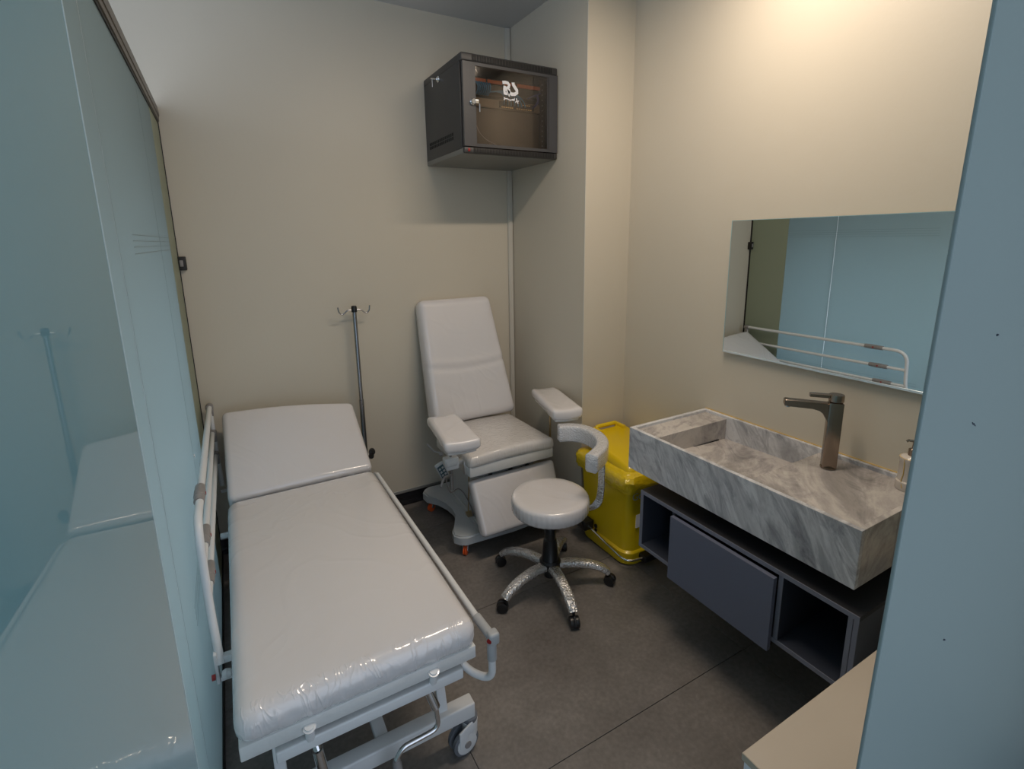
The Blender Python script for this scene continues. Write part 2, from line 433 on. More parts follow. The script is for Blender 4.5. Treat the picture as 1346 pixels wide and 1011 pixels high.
# back wall: panel ends 10 cm above the floor over a recessed dark skirting
struct('wall_back', B((-1.3, YB, 0.10), (XP, YB + 0.1, H)), 'wall', label='beige back wall panel')
struct('wall_pillar', B((XP, YF, 0.10), (XR + 0.1, YB + 0.1, H)), 'wall', label='beige boxed pillar in the back right corner')
struct('wall_right', B((XR, YN, 0.10), (XR + 0.1, YF, H)), 'wall', label='beige wall behind the sink')
bm = nb(); box(bm, (-1.3, YB + 0.012, 0), (XP, YB + 0.1, 0.10)); box(bm, (-1.3, YB + 0.006, 0.0), (XP, YB + 0.02, 0.03), 0.002)
box(bm, (-1.3, YB + 0.008, 0.045), (XP, YB + 0.02, 0.05)); struct('baseboard_back', bm, 'skirt')
bm = nb(); box(bm, (-1.3, YB - 0.004, 0.092), (XP, YB + 0.02, 0.112), 0.002); struct('trim_1', bm, 'alu', label='thin aluminium strip along the bottom of the back wall')
bm = nb(); box(bm, (XP + 0.012, YF + 0.012, 0), (XR, YB + 0.1, 0.10)); struct('baseboard_pillar', bm, 'skirt')
bm = nb(); box(bm, (XR + 0.012, YN, 0), (XR + 0.1, YF + 0.02, 0.10)); struct('baseboard_right', bm, 'skirt')
# trunking in the corner
bm = nb(); box(bm, (XP - 0.036, YB - 0.018, 0.11), (XP - 0.003, YB, H - 0.006), 0.003)
box(bm, (XP - 0.030, YB - 0.021, 0.11), (XP - 0.009, YB - 0.017, H - 0.006))
struct('trim_2', bm, 'trunk', label='slim beige cable trunking running up the corner')
# pillar corner bead
struct('trim_3', B((XP - 0.0015, YF - 0.0015, 0.10), (XP + 0.004, YF + 0.004, H)), 'trunk')

# ---- left frosted glass partition
wl = nb(); box(wl, (XL - 0.012, -0.0, 2.296), (XL + 0.008, YB, 2.364), 0.002)
box(wl, (XL - 0.012, 0.0, 2.318), (XL + 0.011, YB, 2.342), 0.002)
wl = struct('wall_left', wl, 'dark_frame', label='frosted glass partition with a dark bronze top rail')
for i, (y0, y1) in enumerate(((0.0, 1.392), (1.396, 2.286), (2.290, YB - 0.012))):
    obj('glass_panel', B((XL - 0.010, y0, 0.02), (XL, y1, 2.290), 0.001, 1), 'frost', wl, smooth=False)
obj('olive_strip', B((XL, 2.685, 0.03), (XL + 0.0006, YB - 0.014, 2.286)), 'frost_green', wl, smooth=False, label='olive tinted strip at the far end of the glass')  # thin olive strip laid over the far end of the partition
bm = nb(); box(bm, (XL - 0.012, YB - 0.014, 0.0), (XL + 0.004, YB, 2.296)); obj('seal', bm, 'seal', wl, smooth=False, label='black vertical seal at the back wall')
bm = nb(); box(bm, (XL - 0.012, 0, 2.286), (XL + 0.004, YB, 2.298)); obj('top_seal', bm, 'seal', wl, smooth=False)
bm = nb(); box(bm, (XL - 0.014, 0, 0.0), (XL + 0.006, YB, 0.03)); obj('floor_channel', bm, 'seal', wl, smooth=False)
for y in (1.394, 2.288):
    obj('lit_panel_gap', B((XL - 0.009, y - 0.002, 0.03), (XL - 0.0005, y + 0.002, 2.288)), 'joint', wl, smooth=False)
bm = nb(); lathe(bm, [(0.007, 0), (0.007, 0.003), (0, 0.004)], (XL, 2.311, 0.884), (1, 0, 0), 14); obj('sticker', bm, 'white', wl)
# engraved thin lines of the glass (four at the top, four low)
for z in (1.705, 1.722, 1.738, 1.754, 0.60, 0.62, 0.64, 0.66):
    obj('engraved_line', B((XL - 0.001, 1.62, z), (XL + 0.0004, YB - 0.02, z + 0.0014)), 'glass_line', wl, smooth=False)
bm = nb(); box(bm, (XL - 0.006, YB - 0.035, 1.60), (XL + 0.034, YB, 1.667), 0.004); bq = obj('glass_clamp', bm, 'seal', wl, label='black square wall clamp')
bm = nb(); box(bm, (XL + 0.006, YB - 0.037, 1.618), (XL + 0.022, YB - 0.030, 1.650), 0.003); obj('clamp_screw', bm, 'grey', bq)

# ---- polished glass door leaf beside the camera
bm = nb()
th = math.radians(-1.25)
rot = Matrix.Rotation(th, 3, 'Z')
box(bm, (-0.122, -0.25, 0.01), (-0.110, 0.675, 2.75), 0.0015, 2, rot=rot.inverted() if False else Matrix.Rotation(-math.radians(1.25), 3, 'Z'), piv=(-0.110, 0.45, 0))
d1 = struct('door_1', bm, 'leaf', label='polished teal glass door leaf reflecting the bed')
bm = nb(); box(bm, (-0.1215, 0.6752, 0.01), (-0.1095, 0.679, 2.75), 0.0015, 2, rot=Matrix.Rotation(-math.radians(1.25), 3, 'Z'), piv=(-0.110, 0.45, 0)); obj('polished_edge', bm, 'leaf_edge', d1, label='pale polished edge')
# ---- front frosted glass at the right with smudges
bm = nb(); box(bm, (0.805, YD - 0.006, 0.0), (XR, YD, 2.75), 0.002)
def shear(bm):
    for v in bm.verts:
        if v.co.x < 1.2: v.co.x += (v.co.z - 1.534) * 0.036
shear(bm)
fg = struct('wall_front', bm, 'frost_door', label='frosted glass panel beside the opening')
def smudge(x, z, pts, r):
    bm = nb()
    tube(bm, [(x + dx, YD - 0.0065, z + dz) for dx, dz in pts], r, 6); obj('smudge', bm, 'smudge', fg)
for x, z, pts, r in ((1.026, 1.573, [(-.002, 0), (.002, 0)], .0018), (0.999, 1.433, [(-.006, .004), (-.002, 0), (.001, .001), (.003, -.001), (.007, -.004)], .0008),
                     (1.045, 1.017, [(-.002, .001), (.002, -.001)], .0017)):
    smudge(x * (YD - .0065) / YD, 1.7294 + (z - 1.7294) * (YD - .0065) / YD, pts, r)
# ceiling lamp above the room
bm = nb(); box(bm, (0.70, 1.17, 2.972), (1.86, 1.33, H), 0.004); struct('trim_4', bm, 'reflector', label='slim white ceiling light fitting out of view')

# ================================================================== EXAMINATION BED
bed = thing('examination_bed', 'white padded examination bed wrapped in clear film, along the glass partition', 'bed', (0.22, 2.0, 0))
BX0, BX1, BY0, BS, BZ = -0.111, 0.556, 1.222, 2.465, 0.585
cx, hx = (BX0 + BX1) / 2, (BX1 - BX0) / 2
def footfn(p):
    # the foot end is pulled in and wrinkled by the film
    k = max(0, (1.33 - p.y) / 0.13)
    q = p.copy()
    if p.z < 0.55: q.y += 0.0025 * math.sin(p.x * 95) * k * math.sin(p.z * 60)
    q.z += 0.0012 * math.sin(p.x * 70 + p.y * 40) * k
    return q
bm = nb(); soft(bm, (cx, (BY0 + BS) / 2, 0.535), (hx, (BS - BY0) / 2, 0.050), 0.044, 40, 20, 3, crown=0.006, kr=5, fn=footfn)
for f in bm.faces:
    c_ = f.calc_center_median()
    if c_.y < 1.275 and c_.z > 0.4: f.material_index = 1
obj('mattress', bm, ['vinyl', 'vinyl_foot'], bed, label='long flat mattress section in shiny film')
bm = nb(); box(bm, (BX0 + .006, BY0 + 0.005, 0.456), (BX1 - .010, BS - 0.01, 0.500), 0.004); obj('mattress_base', bm, 'film', bed)
BA = math.radians(32.0)
RB = Matrix.Rotation(BA, 3, 'X')
def headfn(p):
    q = Vector((p.x, p.y - BS, p.z - BZ)); q = RB @ q; r_ = Vector((q.x, q.y + BS + 0.004, q.z + BZ))
    return r_
LB = 0.505
bm = nb(); soft(bm, (cx + .003, BS + LB / 2, BZ - 0.06), (hx - 0.002, LB / 2, 0.06), 0.030, 12, 10, 3, crown=0.008, kr=5, fn=lambda p: headfn(p + Vector((0.008 * ((p.y - BS) / LB) * (p.x < cx), -.040 * ((p.x - cx) / hx) * ((p.y - BS) / LB), 0.022 * math.sin(PI * (p.x - BX0) / (2 * hx)) * ((p.y - BS) / LB)))))
obj('head_section', bm, 'vinyl', bed, label='raised head section of the mattress')
bm = nb(); vv = box(bm, (BX0 + .01, BS + 0.02, BZ - .145), (BX1 - .01, BS + LB - 0.03, BZ - .122), 0.004)
for v in vv: v.co = headfn(v.co)
obj('head_base', bm, 'steel_white', bed)
# frame
bm = nb()
for x in (0.0, 0.50):
    box(bm, (x - .02, 1.27, 0.405), (x + .02, 2.90, 0.445), 0.004)
for y in (1.5, 2.1, 2.86): box(bm, (-0.02, y, 0.385), (0.52, y + .04, 0.425), 0.004)
obj('upper_frame', bm, 'steel_white', bed)
bm = nb(); box(bm, (-0.027, 1.226, 0.402), (0.502, 1.256, 0.438), 0.005, 3); er = obj('foot_rail', bm, 'steel_white', bed, label='white end rail below the foot of the mattress')
for x in (0.058, 0.405):
    bm = nb(); tube(bm, [(x, 1.236, 0.432), (x, 1.222, 0.484)], 0.0130, 14); lathe(bm, [(0.0125, -0.010), (0.0165, 0.0), (0.0165, 0.002), (0, .003)], (x, 1.222, 0.478), (0, -.35, .95)); obj('peg', bm, 'steel_white', er)
# base frame
bm = nb()
box(bm, (-0.065, 1.315, 0.130), (0.576, 1.365, 0.188), 0.006, 3)
box(bm, (-0.065, 2.70, 0.135), (0.585, 2.75, 0.185), 0.006, 3)
for x in (0.27,): box(bm, (x - 0.02, 1.33, 0.15), (x + 0.02, 2.72, 0.18), 0.004)
for x in (0.02, 0.50): box(bm, (x - .016, 2.2, 0.15), (x + .016, 2.72, 0.18), 0.004)
obj('base_frame', bm, 'steel_white', bed, label='white base frame on casters')
for x in (-0.022, 0.470):
    for a, b in (((x, 1.34, 0.165), (x, 1.40, 0.41)), ((x, 1.42, 0.41), (x, 2.1, 0.165)), ((x, 2.72, 0.17), (x, 2.2, 0.41))):
        bm = nb(); sweep(bm, [a, b], rrect(0.016, 0.008, 0.004)); obj('scissor_link', bm, 'steel_white', bed)
bm = nb(); lathe(bm, [(0.018, -0.012), (0.02, 0), (0.018, 0.012)], (0.468, 1.375, 0.325), (1, 0, 0)); lathe(bm, [(0.01, -0.02), (0.012, 0.02)], (0.468, 1.375, 0.325), (1, 0, 0)); obj('pivot', bm, 'steel_white', bed)
bm = nb(); lathe(bm, [(0.012, -0.014), (0.012, 0.02)], (-0.01, 1.36, 0.33), (1, 0, 0), 6); lathe(bm, [(0.016, -0.004), (0.016, 0.004)], (-0.012, 1.36, 0.33), (1, 0, 0), 16); obj('bolt', bm, 'steel_white', bed)
# cranks
bm = nb(); tube(bm, [(0.400, 1.45, 0.470), (0.392, 1.262, 0.40), (0.413, 1.245, 0.325)], 0.0140, 16); cr = obj('crank_shaft', bm, 'chrome', bed)
bm = nb(); tube(bm, fillet([(0.413, 1.246, 0.330), (0.418, 1.240, 0.250), (0.300, 1.235, 0.252), (0.278, 1.232, 0.222)], 0.030), 0.0078, 12); obj('crank_arm', bm, 'chrome', cr)
bm = nb(); lathe(bm, [(0.0, 0), (0.010, 0.002), (0.0135, 0.02), (0.0145, 0.06), (0.012, 0.10), (0.0, 0.105)], (0.279, 1.232, 0.226), (0.06, 0.0, -1), 16); obj('crank_grip', bm, 'grey', cr)
bm = nb(); tube(bm, [(0.064, 1.45, 0.45), (0.066, 1.262, 0.405), (0.073, 1.250, 0.368)], 0.0105, 16); tube(bm, [(0.073, 1.250, 0.368), (0.088, 1.238, 0.235)], 0.0145, 18)
c2 = obj('crank_shaft', bm, 'chrome', bed)
bm = nb(); lathe(bm, [(0.0, 0), (0.012, 0.002), (0.014, 0.02), (0.012, 0.10), (0, 0.105)], (0.088, 1.238, 0.235), (0.08, -0.05, -1), 16); obj('crank_grip', bm, 'grey', c2)
# casters
def bed_caster(x, y, ang):
    r = 0.048; a = Vector((math.cos(ang), math.sin(ang), 0)); s = Vector((-a.y, a.x, 0))
    c = Vector((x, y, r)) + a * 0.028
    bm = nb(); lathe(bm, [(0.026, 0.108), (0.028, 0.128), (0.02, 0.136)], (x, y, 0)); st = obj('caster', bm, 'rubber_grey', bed)
    for k in (-1, 1):
        bm = nb(); lathe(bm, [(r * .78, -0.009), (r, -0.006), (r, 0.006), (r * .78, 0.009)], c + s * 0.016 * k, s, 28); obj('wheel', bm, 'rubber_grey', st)
        bm = nb(); lathe(bm, [(r * .80, -0.004), (r * .78, 0.004), (r * .5, 0.006), (0.012, 0.006)], c + s * 0.024 * k, s * k, 24, 0)
        lathe(bm, [(0.0125, 0.0), (0.0125, 0.010), (0.0, 0.011)], c + s * 0.024 * k, s * k, 16, 1); obj('wheel_cover', bm, ['steel_white', 'grey'], st)
    bm = nb(); lathe(bm, [(0.022, 0.02), (0.027, 0.06), (0.028, 0.112)], Vector((x, y, 0)), n=20)
    for k in (-1, 1):
        p = [Vector((x, y, 0.105)) + s * .026 * k, c + a * 0.012 + Vector((0, 0, .045)) + s * .026 * k, c + s * .027 * k + a * .01]
        sweep(bm, p, rrect(0.020, 0.004, 0.003), upn=a)
    obj('fork', bm, 'steel_white', st)
bed_caster(0.562, 1.338, math.radians(188)); bed_caster(-0.040, 1.338, math.radians(200))
bed_caster(0.560, 2.725, math.radians(80)); bed_caster(-0.040, 2.725, math.radians(100))
# left side rail, raised
RX = -0.160
bm = nb()
tube(bm, fillet([(RX + .012, 2.99, 0.892), (RX, 1.685, 0.892), (RX, 1.670, 0.62), (RX + .012, 1.60, 0.46)], 0.085, 10), 0.0125, 14)
rl = obj('side_rail', bm, 'steel_white', bed, label='raised white tubular side rail with grey sleeves')
for z, y0, y1 in ((0.757, 2.96, 1.680), (0.640, 2.93, 1.672)):
    bm = nb(); tube(bm, [(RX + .010, y0, z), (RX, y1, z)], 0.0115, 12); obj('rail_tube', bm, 'steel_white', rl)
bm = nb(); tube(bm, [(RX + .012, 2.97, 0.892), (RX + .02, 2.94, 0.46)], 0.0115, 12); obj('rail_post', bm, 'steel_white', rl)
for y, z in ((1.905, .892), (1.86, .757), (1.82, .640)):
    bm = nb(); lathe(bm, [(0.0150, -0.062), (0.0165, -0.058), (0.0165, -0.022), (0.0180, -0.020), (0.0180, 0.020), (0.0165, 0.022), (0.0165, 0.058), (0.0150, 0.062)], (RX, y, z), (0, 1, 0), 16)
    s1 = obj('sleeve', bm, 'grey', rl, label='grey plastic sleeve')
    bm = nb(); lathe(bm, [(0.006, 0), (0.006, 0.002), (0, 0.002)], (RX + .0172, y, z), (1, 0, 0), 12); obj('rivet', bm, 'red', s1)
for y, z in ((2.97, .892), (2.95, .757), (2.93, .640)):
    bm = nb(); lathe(bm, [(0.0165, -0.02), (0.0185, -0.015), (0.0185, 0.015), (0.0165, 0.02)], (RX + .011, y, z), (0, 1, 0), 16); box(bm, (RX - .005, y - .012, z - .05), (RX + .027, y + .012, z + .006), .005)
    obj('sleeve', bm, 'grey', rl, label='grey plastic end joint')
bm = nb(); box(bm, (-0.165, 1.592, 0.395), (-0.155, 1.625, 0.50), 0.003); box(bm, (-0.155, 1.60, 0.455), (-0.02, 1.622, 0.480), 0.003); box(bm, (-0.155, 1.60, 0.395), (-0.02, 1.622, 0.410), 0.003)
lathe(bm, [(0.0, 0), (0.012, 0.003), (0.016, 0.014), (0.012, 0.026), (0.006, 0.03)], (-0.150, 1.585, 0.43), (1, 0, 0), 16); bk = obj('rail_bracket', bm, 'steel_white', rl)
bm = nb(); lathe(bm, [(0.009, 0), (0.009, 0.010), (0, 0.011)], (-0.165, 1.588, 0.43), (-1, 0, 0), 12); obj('release_knob', bm, 'red', bk)
bm = nb(); box(bm, (-0.150, 2.40, 0.44), (-0.02, 2.42, 0.46), 0.003); obj('rail_bracket', bm, 'steel_white', rl); bm = nb(); box(bm, (-0.150, 2.93, 0.42), (-0.0, 2.95, 0.44), 0.003); obj('rail_bracket', bm, 'steel_white', rl)
# right side rail, folded down along the mattress edge
bm = nb()
tube(bm, [(0.586, 2.52, 0.515), (0.596, 1.31, 0.508)], 0.0115, 12)
rr_ = obj('side_rail', bm, 'steel_white', bed, label='folded down white side rail hugging the right edge')
bm = nb(); tube(bm, fillet([(0.603, 1.232, 0.452), (0.605, 1.236, 0.335), (0.545, 1.300, 0.345), (0.515, 1.345, 0.41)], 0.045, 8), 0.0125, 14); obj('rail_loop', bm, 'steel_white', rr_)
bm = nb(); tube(bm, [(0.596, 1.325, 0.508), (0.602, 1.238, 0.503)], 0.0155, 14); tube(bm, [(0.603, 1.232, 0.50), (0.604, 1.233, 0.42)], 0.0158, 14)
box(bm, (0.590, 1.214, 0.478), (0.625, 1.248, 0.520), 0.008, 3); kj = obj('knuckle', bm, 'grey_lt', rr_, label='grey plastic corner knuckle with a red rivet')
bm = nb(); lathe(bm, [(0.008, 0), (0.008, 0.003), (0, 0.004)], (0.5905, 1.222, 0.498), (-0.8, -0.6, 0), 12); obj('rivet', bm, 'red', kj)
bm = nb(); tube(bm, [(0.586, 2.50, 0.515), (0.586, 2.56, 0.50), (0.56, 2.60, 0.42), (0.50, 2.60, 0.41)], 0.012, 12); obj('rail_loop', bm, 'steel_white', rr_)

# ================================================================== IV POLE
iv = thing('iv_pole', 'thin chrome drip pole with two wire hooks at the head of the bed', 'iv pole', (0.628, 2.965, 0))
bm = nb(); tube(bm, [(0.628, 2.965, 0.30), (0.628, 2.965, 0.80)], 0.0145, 14); tube(bm, [(0.628, 2.965, 0.80), (0.628, 2.965, 1.345)], 0.0120, 14); obj('pole', bm, 'steel_dark', iv)
bm = nb(); lathe(bm, [(0.0, 0.022), (0.013, 0.02), (0.016, 0.012), (0.016, -0.016), (0.0, -0.012)], (0.628, 2.965, 1.345)); obj('cap', bm, 'black', iv)
for s in (-1, 1):
    bm = nb(); P = [(0.01, 0), (0.040, 0), (0.056, -0.018), (0.072, -0.024), (0.086, -0.008), (0.090, 0.020)]
    pts = [(0.628 + s * a, 2.965 + 0.01 * s * 0, 1.342 + b) for a, b in P]; tube(bm, fillet(pts, 0.012, 4), 0.0040, 8); obj('hook', bm, 'steel_dark', iv)
bm = nb(); tube(bm, [(0.590, 2.62, 0.615), (0.570, 2.56, 0.605)], 0.014, 14); lathe(bm, [(0.014, 0), (0.018, 0.006), (0.016, 0.02), (0, 0.022)], (0.572, 2.58, 0.622), (0.5, -0.5, 0.3), 14)
kb = obj('clamp_knob', bm, 'black', bed, label='black knob beside the head section')
bm = nb(); tube(bm, [(0.52, 2.88, 0.405), (0.60, 2.95, 0.405)], 0.010, 10); lathe(bm, [(0.020, -0.05), (0.020, 0.05)], (0.628, 2.965, 0.40)); obj('pole_socket', bm, 'steel_white', bed)

# ================================================================== EXAM CHAIR
ch = thing('treatment_chair', 'white adjustable treatment chair with armrests and leg rest, in the back corner', 'chair', (1.28, 2.55, 0))
# backrest: leaning slab, tapered to the top
ZB0, ZB1, YB0, YB1 = 0.625, 1.375, 2.735, 2.955
def backfn(p):
    # local: x width, y along height, z thickness
    t = (p.y) / 0.78
    wx = 1 - 0.16 * t
    d = Vector((0, YB1 - YB0, ZB1 - ZB0)).normalized(); nrm = Vector((0, -d.z, d.y))
    crease = -0.005 * (math.exp(-((p.y - 0.33 - 0.3 * (p.x) ** 2) / 0.018) ** 2) - 0.7 * math.exp(-((p.y - 0.365 - 0.3 * (p.x) ** 2) / 0.022) ** 2) + 0.5 * math.exp(-((p.y - 0.11 - 0.5 * abs(p.x)) / 0.025) ** 2)) * (1 if p.z > -0.03 else 0)
    thick = p.z * (1.30 - 0.30 * t) + crease
    bowl = 0.010 * (p.x / 0.27) ** 2 * (1 if p.z > -0.03 else 0)
    o = Vector((1.285 - 0.030 * t + p.x * wx, YB0, ZB0)) + d * p.y + nrm * (thick + bowl)
    return o
bm = nb(); soft(bm, (0, 0.39, -0.055), (0.290, 0.39, 0.055), 0.045, 16, 60, 2, crown=0.0, kr=4, fn=backfn)
obj('backrest', bm, 'vinyl', ch, label='tall tapered backrest in shiny film')
def seatfn(p):
    q = p.copy(); t = (p.y - 2.28) / 0.48
    q.x = 1.283 + (p.x - 1.283) * (1.0 - 0.03 * t)
    q.z += 0.012 * math.cos((p.x - 1.283) * 8) * 0.6 - 0.004
    return q
bm = nb(); soft(bm, (1.283, 2.535, 0.572), (0.275, 0.262, 0.036), 0.028, 12, 12, 3, crown=0.004, kr=4, fn=seatfn)
obj('seat', bm, 'vinyl_side', ch, label='padded seat in wrinkled film')
bm = nb(); box(bm, (1.016, 2.282, 0.482), (1.548, 2.77, 0.544), 0.006); obj('seat_plate', bm, 'film', ch)
bm = nb(); box(bm, (1.10, 2.36, 0.430), (1.46, 2.72, 0.476), 0.004); obj('seat_frame', bm, 'grey_lt', ch)
bm = nb()
for x in (1.16, 1.29, 1.40): box(bm, (x, 2.36, 0.405), (x + .03, 2.70, 0.45), 0.003)
obj('seat_rails', bm, 'slot', ch)
# leg rest
def legfn(p):
    d = Vector((0, -0.125, -0.285)).normalized(); nrm = Vector((0, d.z, -d.y)) * 1.0
    t = p.y / 0.31
    return Vector((1.303 + p.x * (1 - 0.05 * t), 2.318, 0.444)) + d * p.y + Vector((0, -0.916, 0.402)) * p.z
bm = nb(); soft(bm, (0, 0.150, -0.025), (0.272, 0.155, 0.036), 0.026, 12, 10, 2, crown=0.004, kr=4, fn=legfn)
obj('leg_rest', bm, 'vinyl', ch, label='padded leg rest hanging under the seat front')
# column and base
bm = nb(); box(bm, (1.12, 2.42, 0.12), (1.44, 2.80, 0.42), 0.02, 3)
for x in (1.14, 1.30): box(bm, (x, 2.412, 0.14), (x + .11, 2.425, 0.40), 0.003)
obj('column', bm, 'base_grey', ch, label='grey lifting column in film')
bm = nb(); prism(bm, [(1.09, 2.38), (1.47, 2.38), (1.44, 2.84), (1.11, 2.84)], 0.118, 0.150, 0, 0.01); obj('column_foot', bm, 'base_grey', ch)
L_ = [(0.955, 2.42), (0.945, 2.37), (0.965, 2.335), (1.00, 2.315), (1.28, 2.300), (1.56, 2.315), (1.595, 2.335), (1.615, 2.37), (1.605, 2.42),
      (1.56, 2.48), (1.52, 2.56), (1.51, 2.66), (1.52, 2.74), (1.57, 2.82), (1.61, 2.88), (1.61, 2.93), (1.58, 2.965), (1.54, 2.98), (1.02, 2.98),
      (0.99, 2.965), (0.965, 2.93), (0.97, 2.87), (1.02, 2.80), (1.045, 2.72), (1.055, 2.64), (1.045, 2.56), (1.01, 2.49)]
bm = nb(); prism(bm, L_, 0.072, 0.122, 0, 0.008); obj('base', bm, 'base_grey', ch, label='light grey waisted base plate')
def small_caster(x, y, ang, par, r=0.026, m='orange', top=0.075):
    a = Vector((math.cos(ang), math.sin(ang), 0)); s = Vector((-a.y, a.x, 0)); c = Vector((x, y, r)) + a * 0.012
    bm = nb(); box(bm, (x - .014, y - .014, r * 1.6), (x + .014, y + .014, top), .003)
    for k in (-1, 1): sweep(bm, [Vector((x, y, r * 2 + .006)) + s * .014 * k, c + s * .014 * k], rrect(0.010, 0.0015, 0.001), upn=a)
    ho = obj('caster', bm, 'chrome', par)
    bm = nb()
    for k in (-1, 1): lathe(bm, [(r * .8, -0.005), (r, -0.003), (r, 0.003), (r * .8, 0.005)], c + s * 0.006 * k, s, 20)
    obj('wheel', bm, m, ho, label='orange caster wheel')
for x, y, a in ((1.012, 2.885, 200), (1.008, 2.352, 230), (1.555, 2.352, 250), (1.555, 2.90, 80)): small_caster(x, y, math.radians(a), ch)
# armrests
def armrest(c, yaw, w_, l_, name, lab, pitch=0.0):
    Rz = Matrix.Rotation(yaw, 3, 'Z') @ Matrix.Rotation(pitch, 3, 'X')
    def fn(p):
        q = p.copy(); t = q.y / (l_ / 2)
        q.z += -0.012 * (1 - t * t) * 0.0 + 0.008 * (q.x / (w_ / 2)) ** 2 - 0.016 * max(0, t - .4) ** 2
        q.x *= 1 - 0.06 * t
        return Rz @ q + Vector(c)
    bm = nb(); soft(bm, (0, 0, 0), (w_ / 2, l_ / 2, 0.030), 0.022, 8, 14, 2, crown=0.004, kr=4, fn=fn)
    o = obj('armrest', bm, 'vinyl', ch, label=lab)
    bm = nb(); soft(bm, (0, 0.0, -0.036), (w_ / 2 - .018, l_ / 2 - .025, 0.011), 0.008, 4, 6, 1, kr=2, fn=fn); obj('arm_shell', bm, 'film', o)
    return o
aL = armrest((0.941, 2.330, 0.742), math.radians(-7), 0.178, 0.43, 'armrest', 'left padded armrest')
aR = armrest((1.592, 2.330, 0.790), math.radians(-15), 0.168, 0.45, 'armrest', 'right padded armrest')
bm = nb(); tube(bm, [(1.605, 2.40, 0.50), (1.605, 2.40, 0.76)], 0.0065, 12); obj('arm_post', bm, 'brass', aR)
bm = nb(); box(bm, (1.53, 2.385, 0.475), (1.62, 2.415, 0.505), 0.004); lathe(bm, [(0.012, 0), (0.012, 0.02)], (1.605, 2.40, 0.50)); obj('arm_bracket', bm, 'black', aR)
bm = nb(); tube(bm, [(0.945, 2.37, 0.40), (0.945, 2.37, 0.735)], 0.0075, 12); obj('arm_post', bm, 'grey', aL)
bm = nb(); box(bm, (0.905, 2.345, 0.520), (0.985, 2.395, 0.590), 0.010, 3); lathe(bm, [(0.022, -0.03), (0.022, 0.03)], (0.94, 2.36, 0.56), (1, 0, 0), 20); obj('arm_clamp', bm, 'steel_white', aL, label='white cast clamp')
bm = nb(); box(bm, (0.98, 2.355, 0.535), (1.06, 2.385, 0.562), 0.003); box(bm, (1.005, 2.33, 0.485), (1.020, 2.355, 0.555), 0.003); obj('arm_bracket', bm, 'alu', aL)
bm = nb(); tube(bm, fillet([(0.93, 2.34, 0.50), (0.88, 2.31, 0.515), (0.85, 2.285, 0.475)], .02), 0.006, 10); obj('clamp_lever', bm, 'grey', aL); bm = nb(); tube(bm, [(0.90, 2.39, 0.612), (0.87, 2.42, 0.62), (0.845, 2.45, 0.655)], 0.005, 8)
lathe(bm, [(0.008, 0), (0.013, 0.008), (0.008, 0.02)], (0.90, 2.39, 0.60), (0, 0, 1), 12); obj('clamp_lever', bm, 'grey', aL)
# hand control hanging on the chair
hc = thing('hand_control', 'small grey handset with teal keypad hanging beside the left armrest', 'remote control', (0.875, 2.33, 0.545))
Rh = Matrix.Rotation(math.radians(-25), 3, 'Y') @ Matrix.Rotation(math.radians(15), 3, 'X')
bm = nb(); box(bm, (0.853, 2.318, 0.49), (0.900, 2.338, 0.60), 0.007, 3, rot=Rh, piv=(0.875, 2.33, 0.545)); obj('body', bm, 'grey_lt', hc)
bm = nb(); box(bm, (0.858, 2.3165, 0.50), (0.894, 2.3185, 0.592), 0.001, 1, rot=Rh, piv=(0.875, 2.33, 0.545)); kp = obj('keypad', bm, mat('teal_keypad', (0.03, 0.08, 0.10), 0.4), hc)
for i in range(3):
    for j in range(2):
        bm = nb(); z = 0.515 + i * 0.025; x = 0.862 + j * 0.017
        box(bm, (x, 2.3145, z), (x + .011, 2.317, z + .014), 0.002, 1, rot=Rh, piv=(0.875, 2.33, 0.545)); obj('button', bm, 'grey_lt', kp)
bm = nb(); tube(bm, bez((0.90, 2.34, 0.49), (0.95, 2.36, 0.25), (0.99, 2.46, 0.50), (1.10, 2.47, 0.20)), 0.0035, 8); tube(bm, [(1.10, 2.47, 0.20), (1.10, 2.44, 0.16)], 0.0035, 8); obj('cord', bm, 'grey', hc)
bm = nb(); tube(bm, [(1.095, 2.47, 0.45), (1.085, 2.48, 0.16)], 0.004, 8); box(bm, (1.07, 2.45, 0.15), (1.11, 2.49, 0.17), 0.003); obj('film_clip', bm, 'brass', ch)

# ================================================================== STOOL
SX, SY = 1.267, 1.893
st = thing('swivel_stool', 'round white swivel stool with curved back pad on five wrapped legs', 'stool', (SX, SY, 0))
bm = nb(); R_ = 0.190
lathe(bm, [(0.0, 0.499), (0.08, 0.501), (0.15, 0.502), (0.178, 0.500), (0.187, 0.494), (R_ + .001, 0.484), (R_ + .002, 0.46), (R_ + .001, 0.435), (0.184, 0.424), (0.165, 0.421), (0, 0.421)], (SX, SY, 0), n=216)
for v in bm.verts:
    d = Vector((v.co.x - SX, v.co.y - SY, 0))
    if d.length > 0.18 and v.co.z < 0.488:
        a = math.atan2(d.y, d.x); v.co += d.normalized() * 0.0008 * math.sin(a * 48)
obj('seat', bm, 'vinyl', st, label='round white seat cushion', ang=60)
bm = nb(); lathe(bm, [(0.06, 0.421), (0.06, 0.395), (0.03, 0.375), (0.014, 0.37), (0.014, 0.28)], (SX, SY, 0)); obj('gas_column', bm, 'chrome', st)
bm = nb(); box(bm, (SX - .06, SY - .06, .398), (SX + .06, SY + .06, .422), .003); tube(bm, [(SX - .02, SY, .388), (SX - .12, SY + .13, .380)], .005, 8); obj('tilt_plate', bm, 'black', st)
bm = nb(); lathe(bm, [(0.025, 0.335), (0.0275, 0.330), (0.0275, 0.262), (0.033, 0.256), (0.042, 0.150), (0.046, 0.145)], (SX, SY, 0)); obj('shroud', bm, 'black', st)
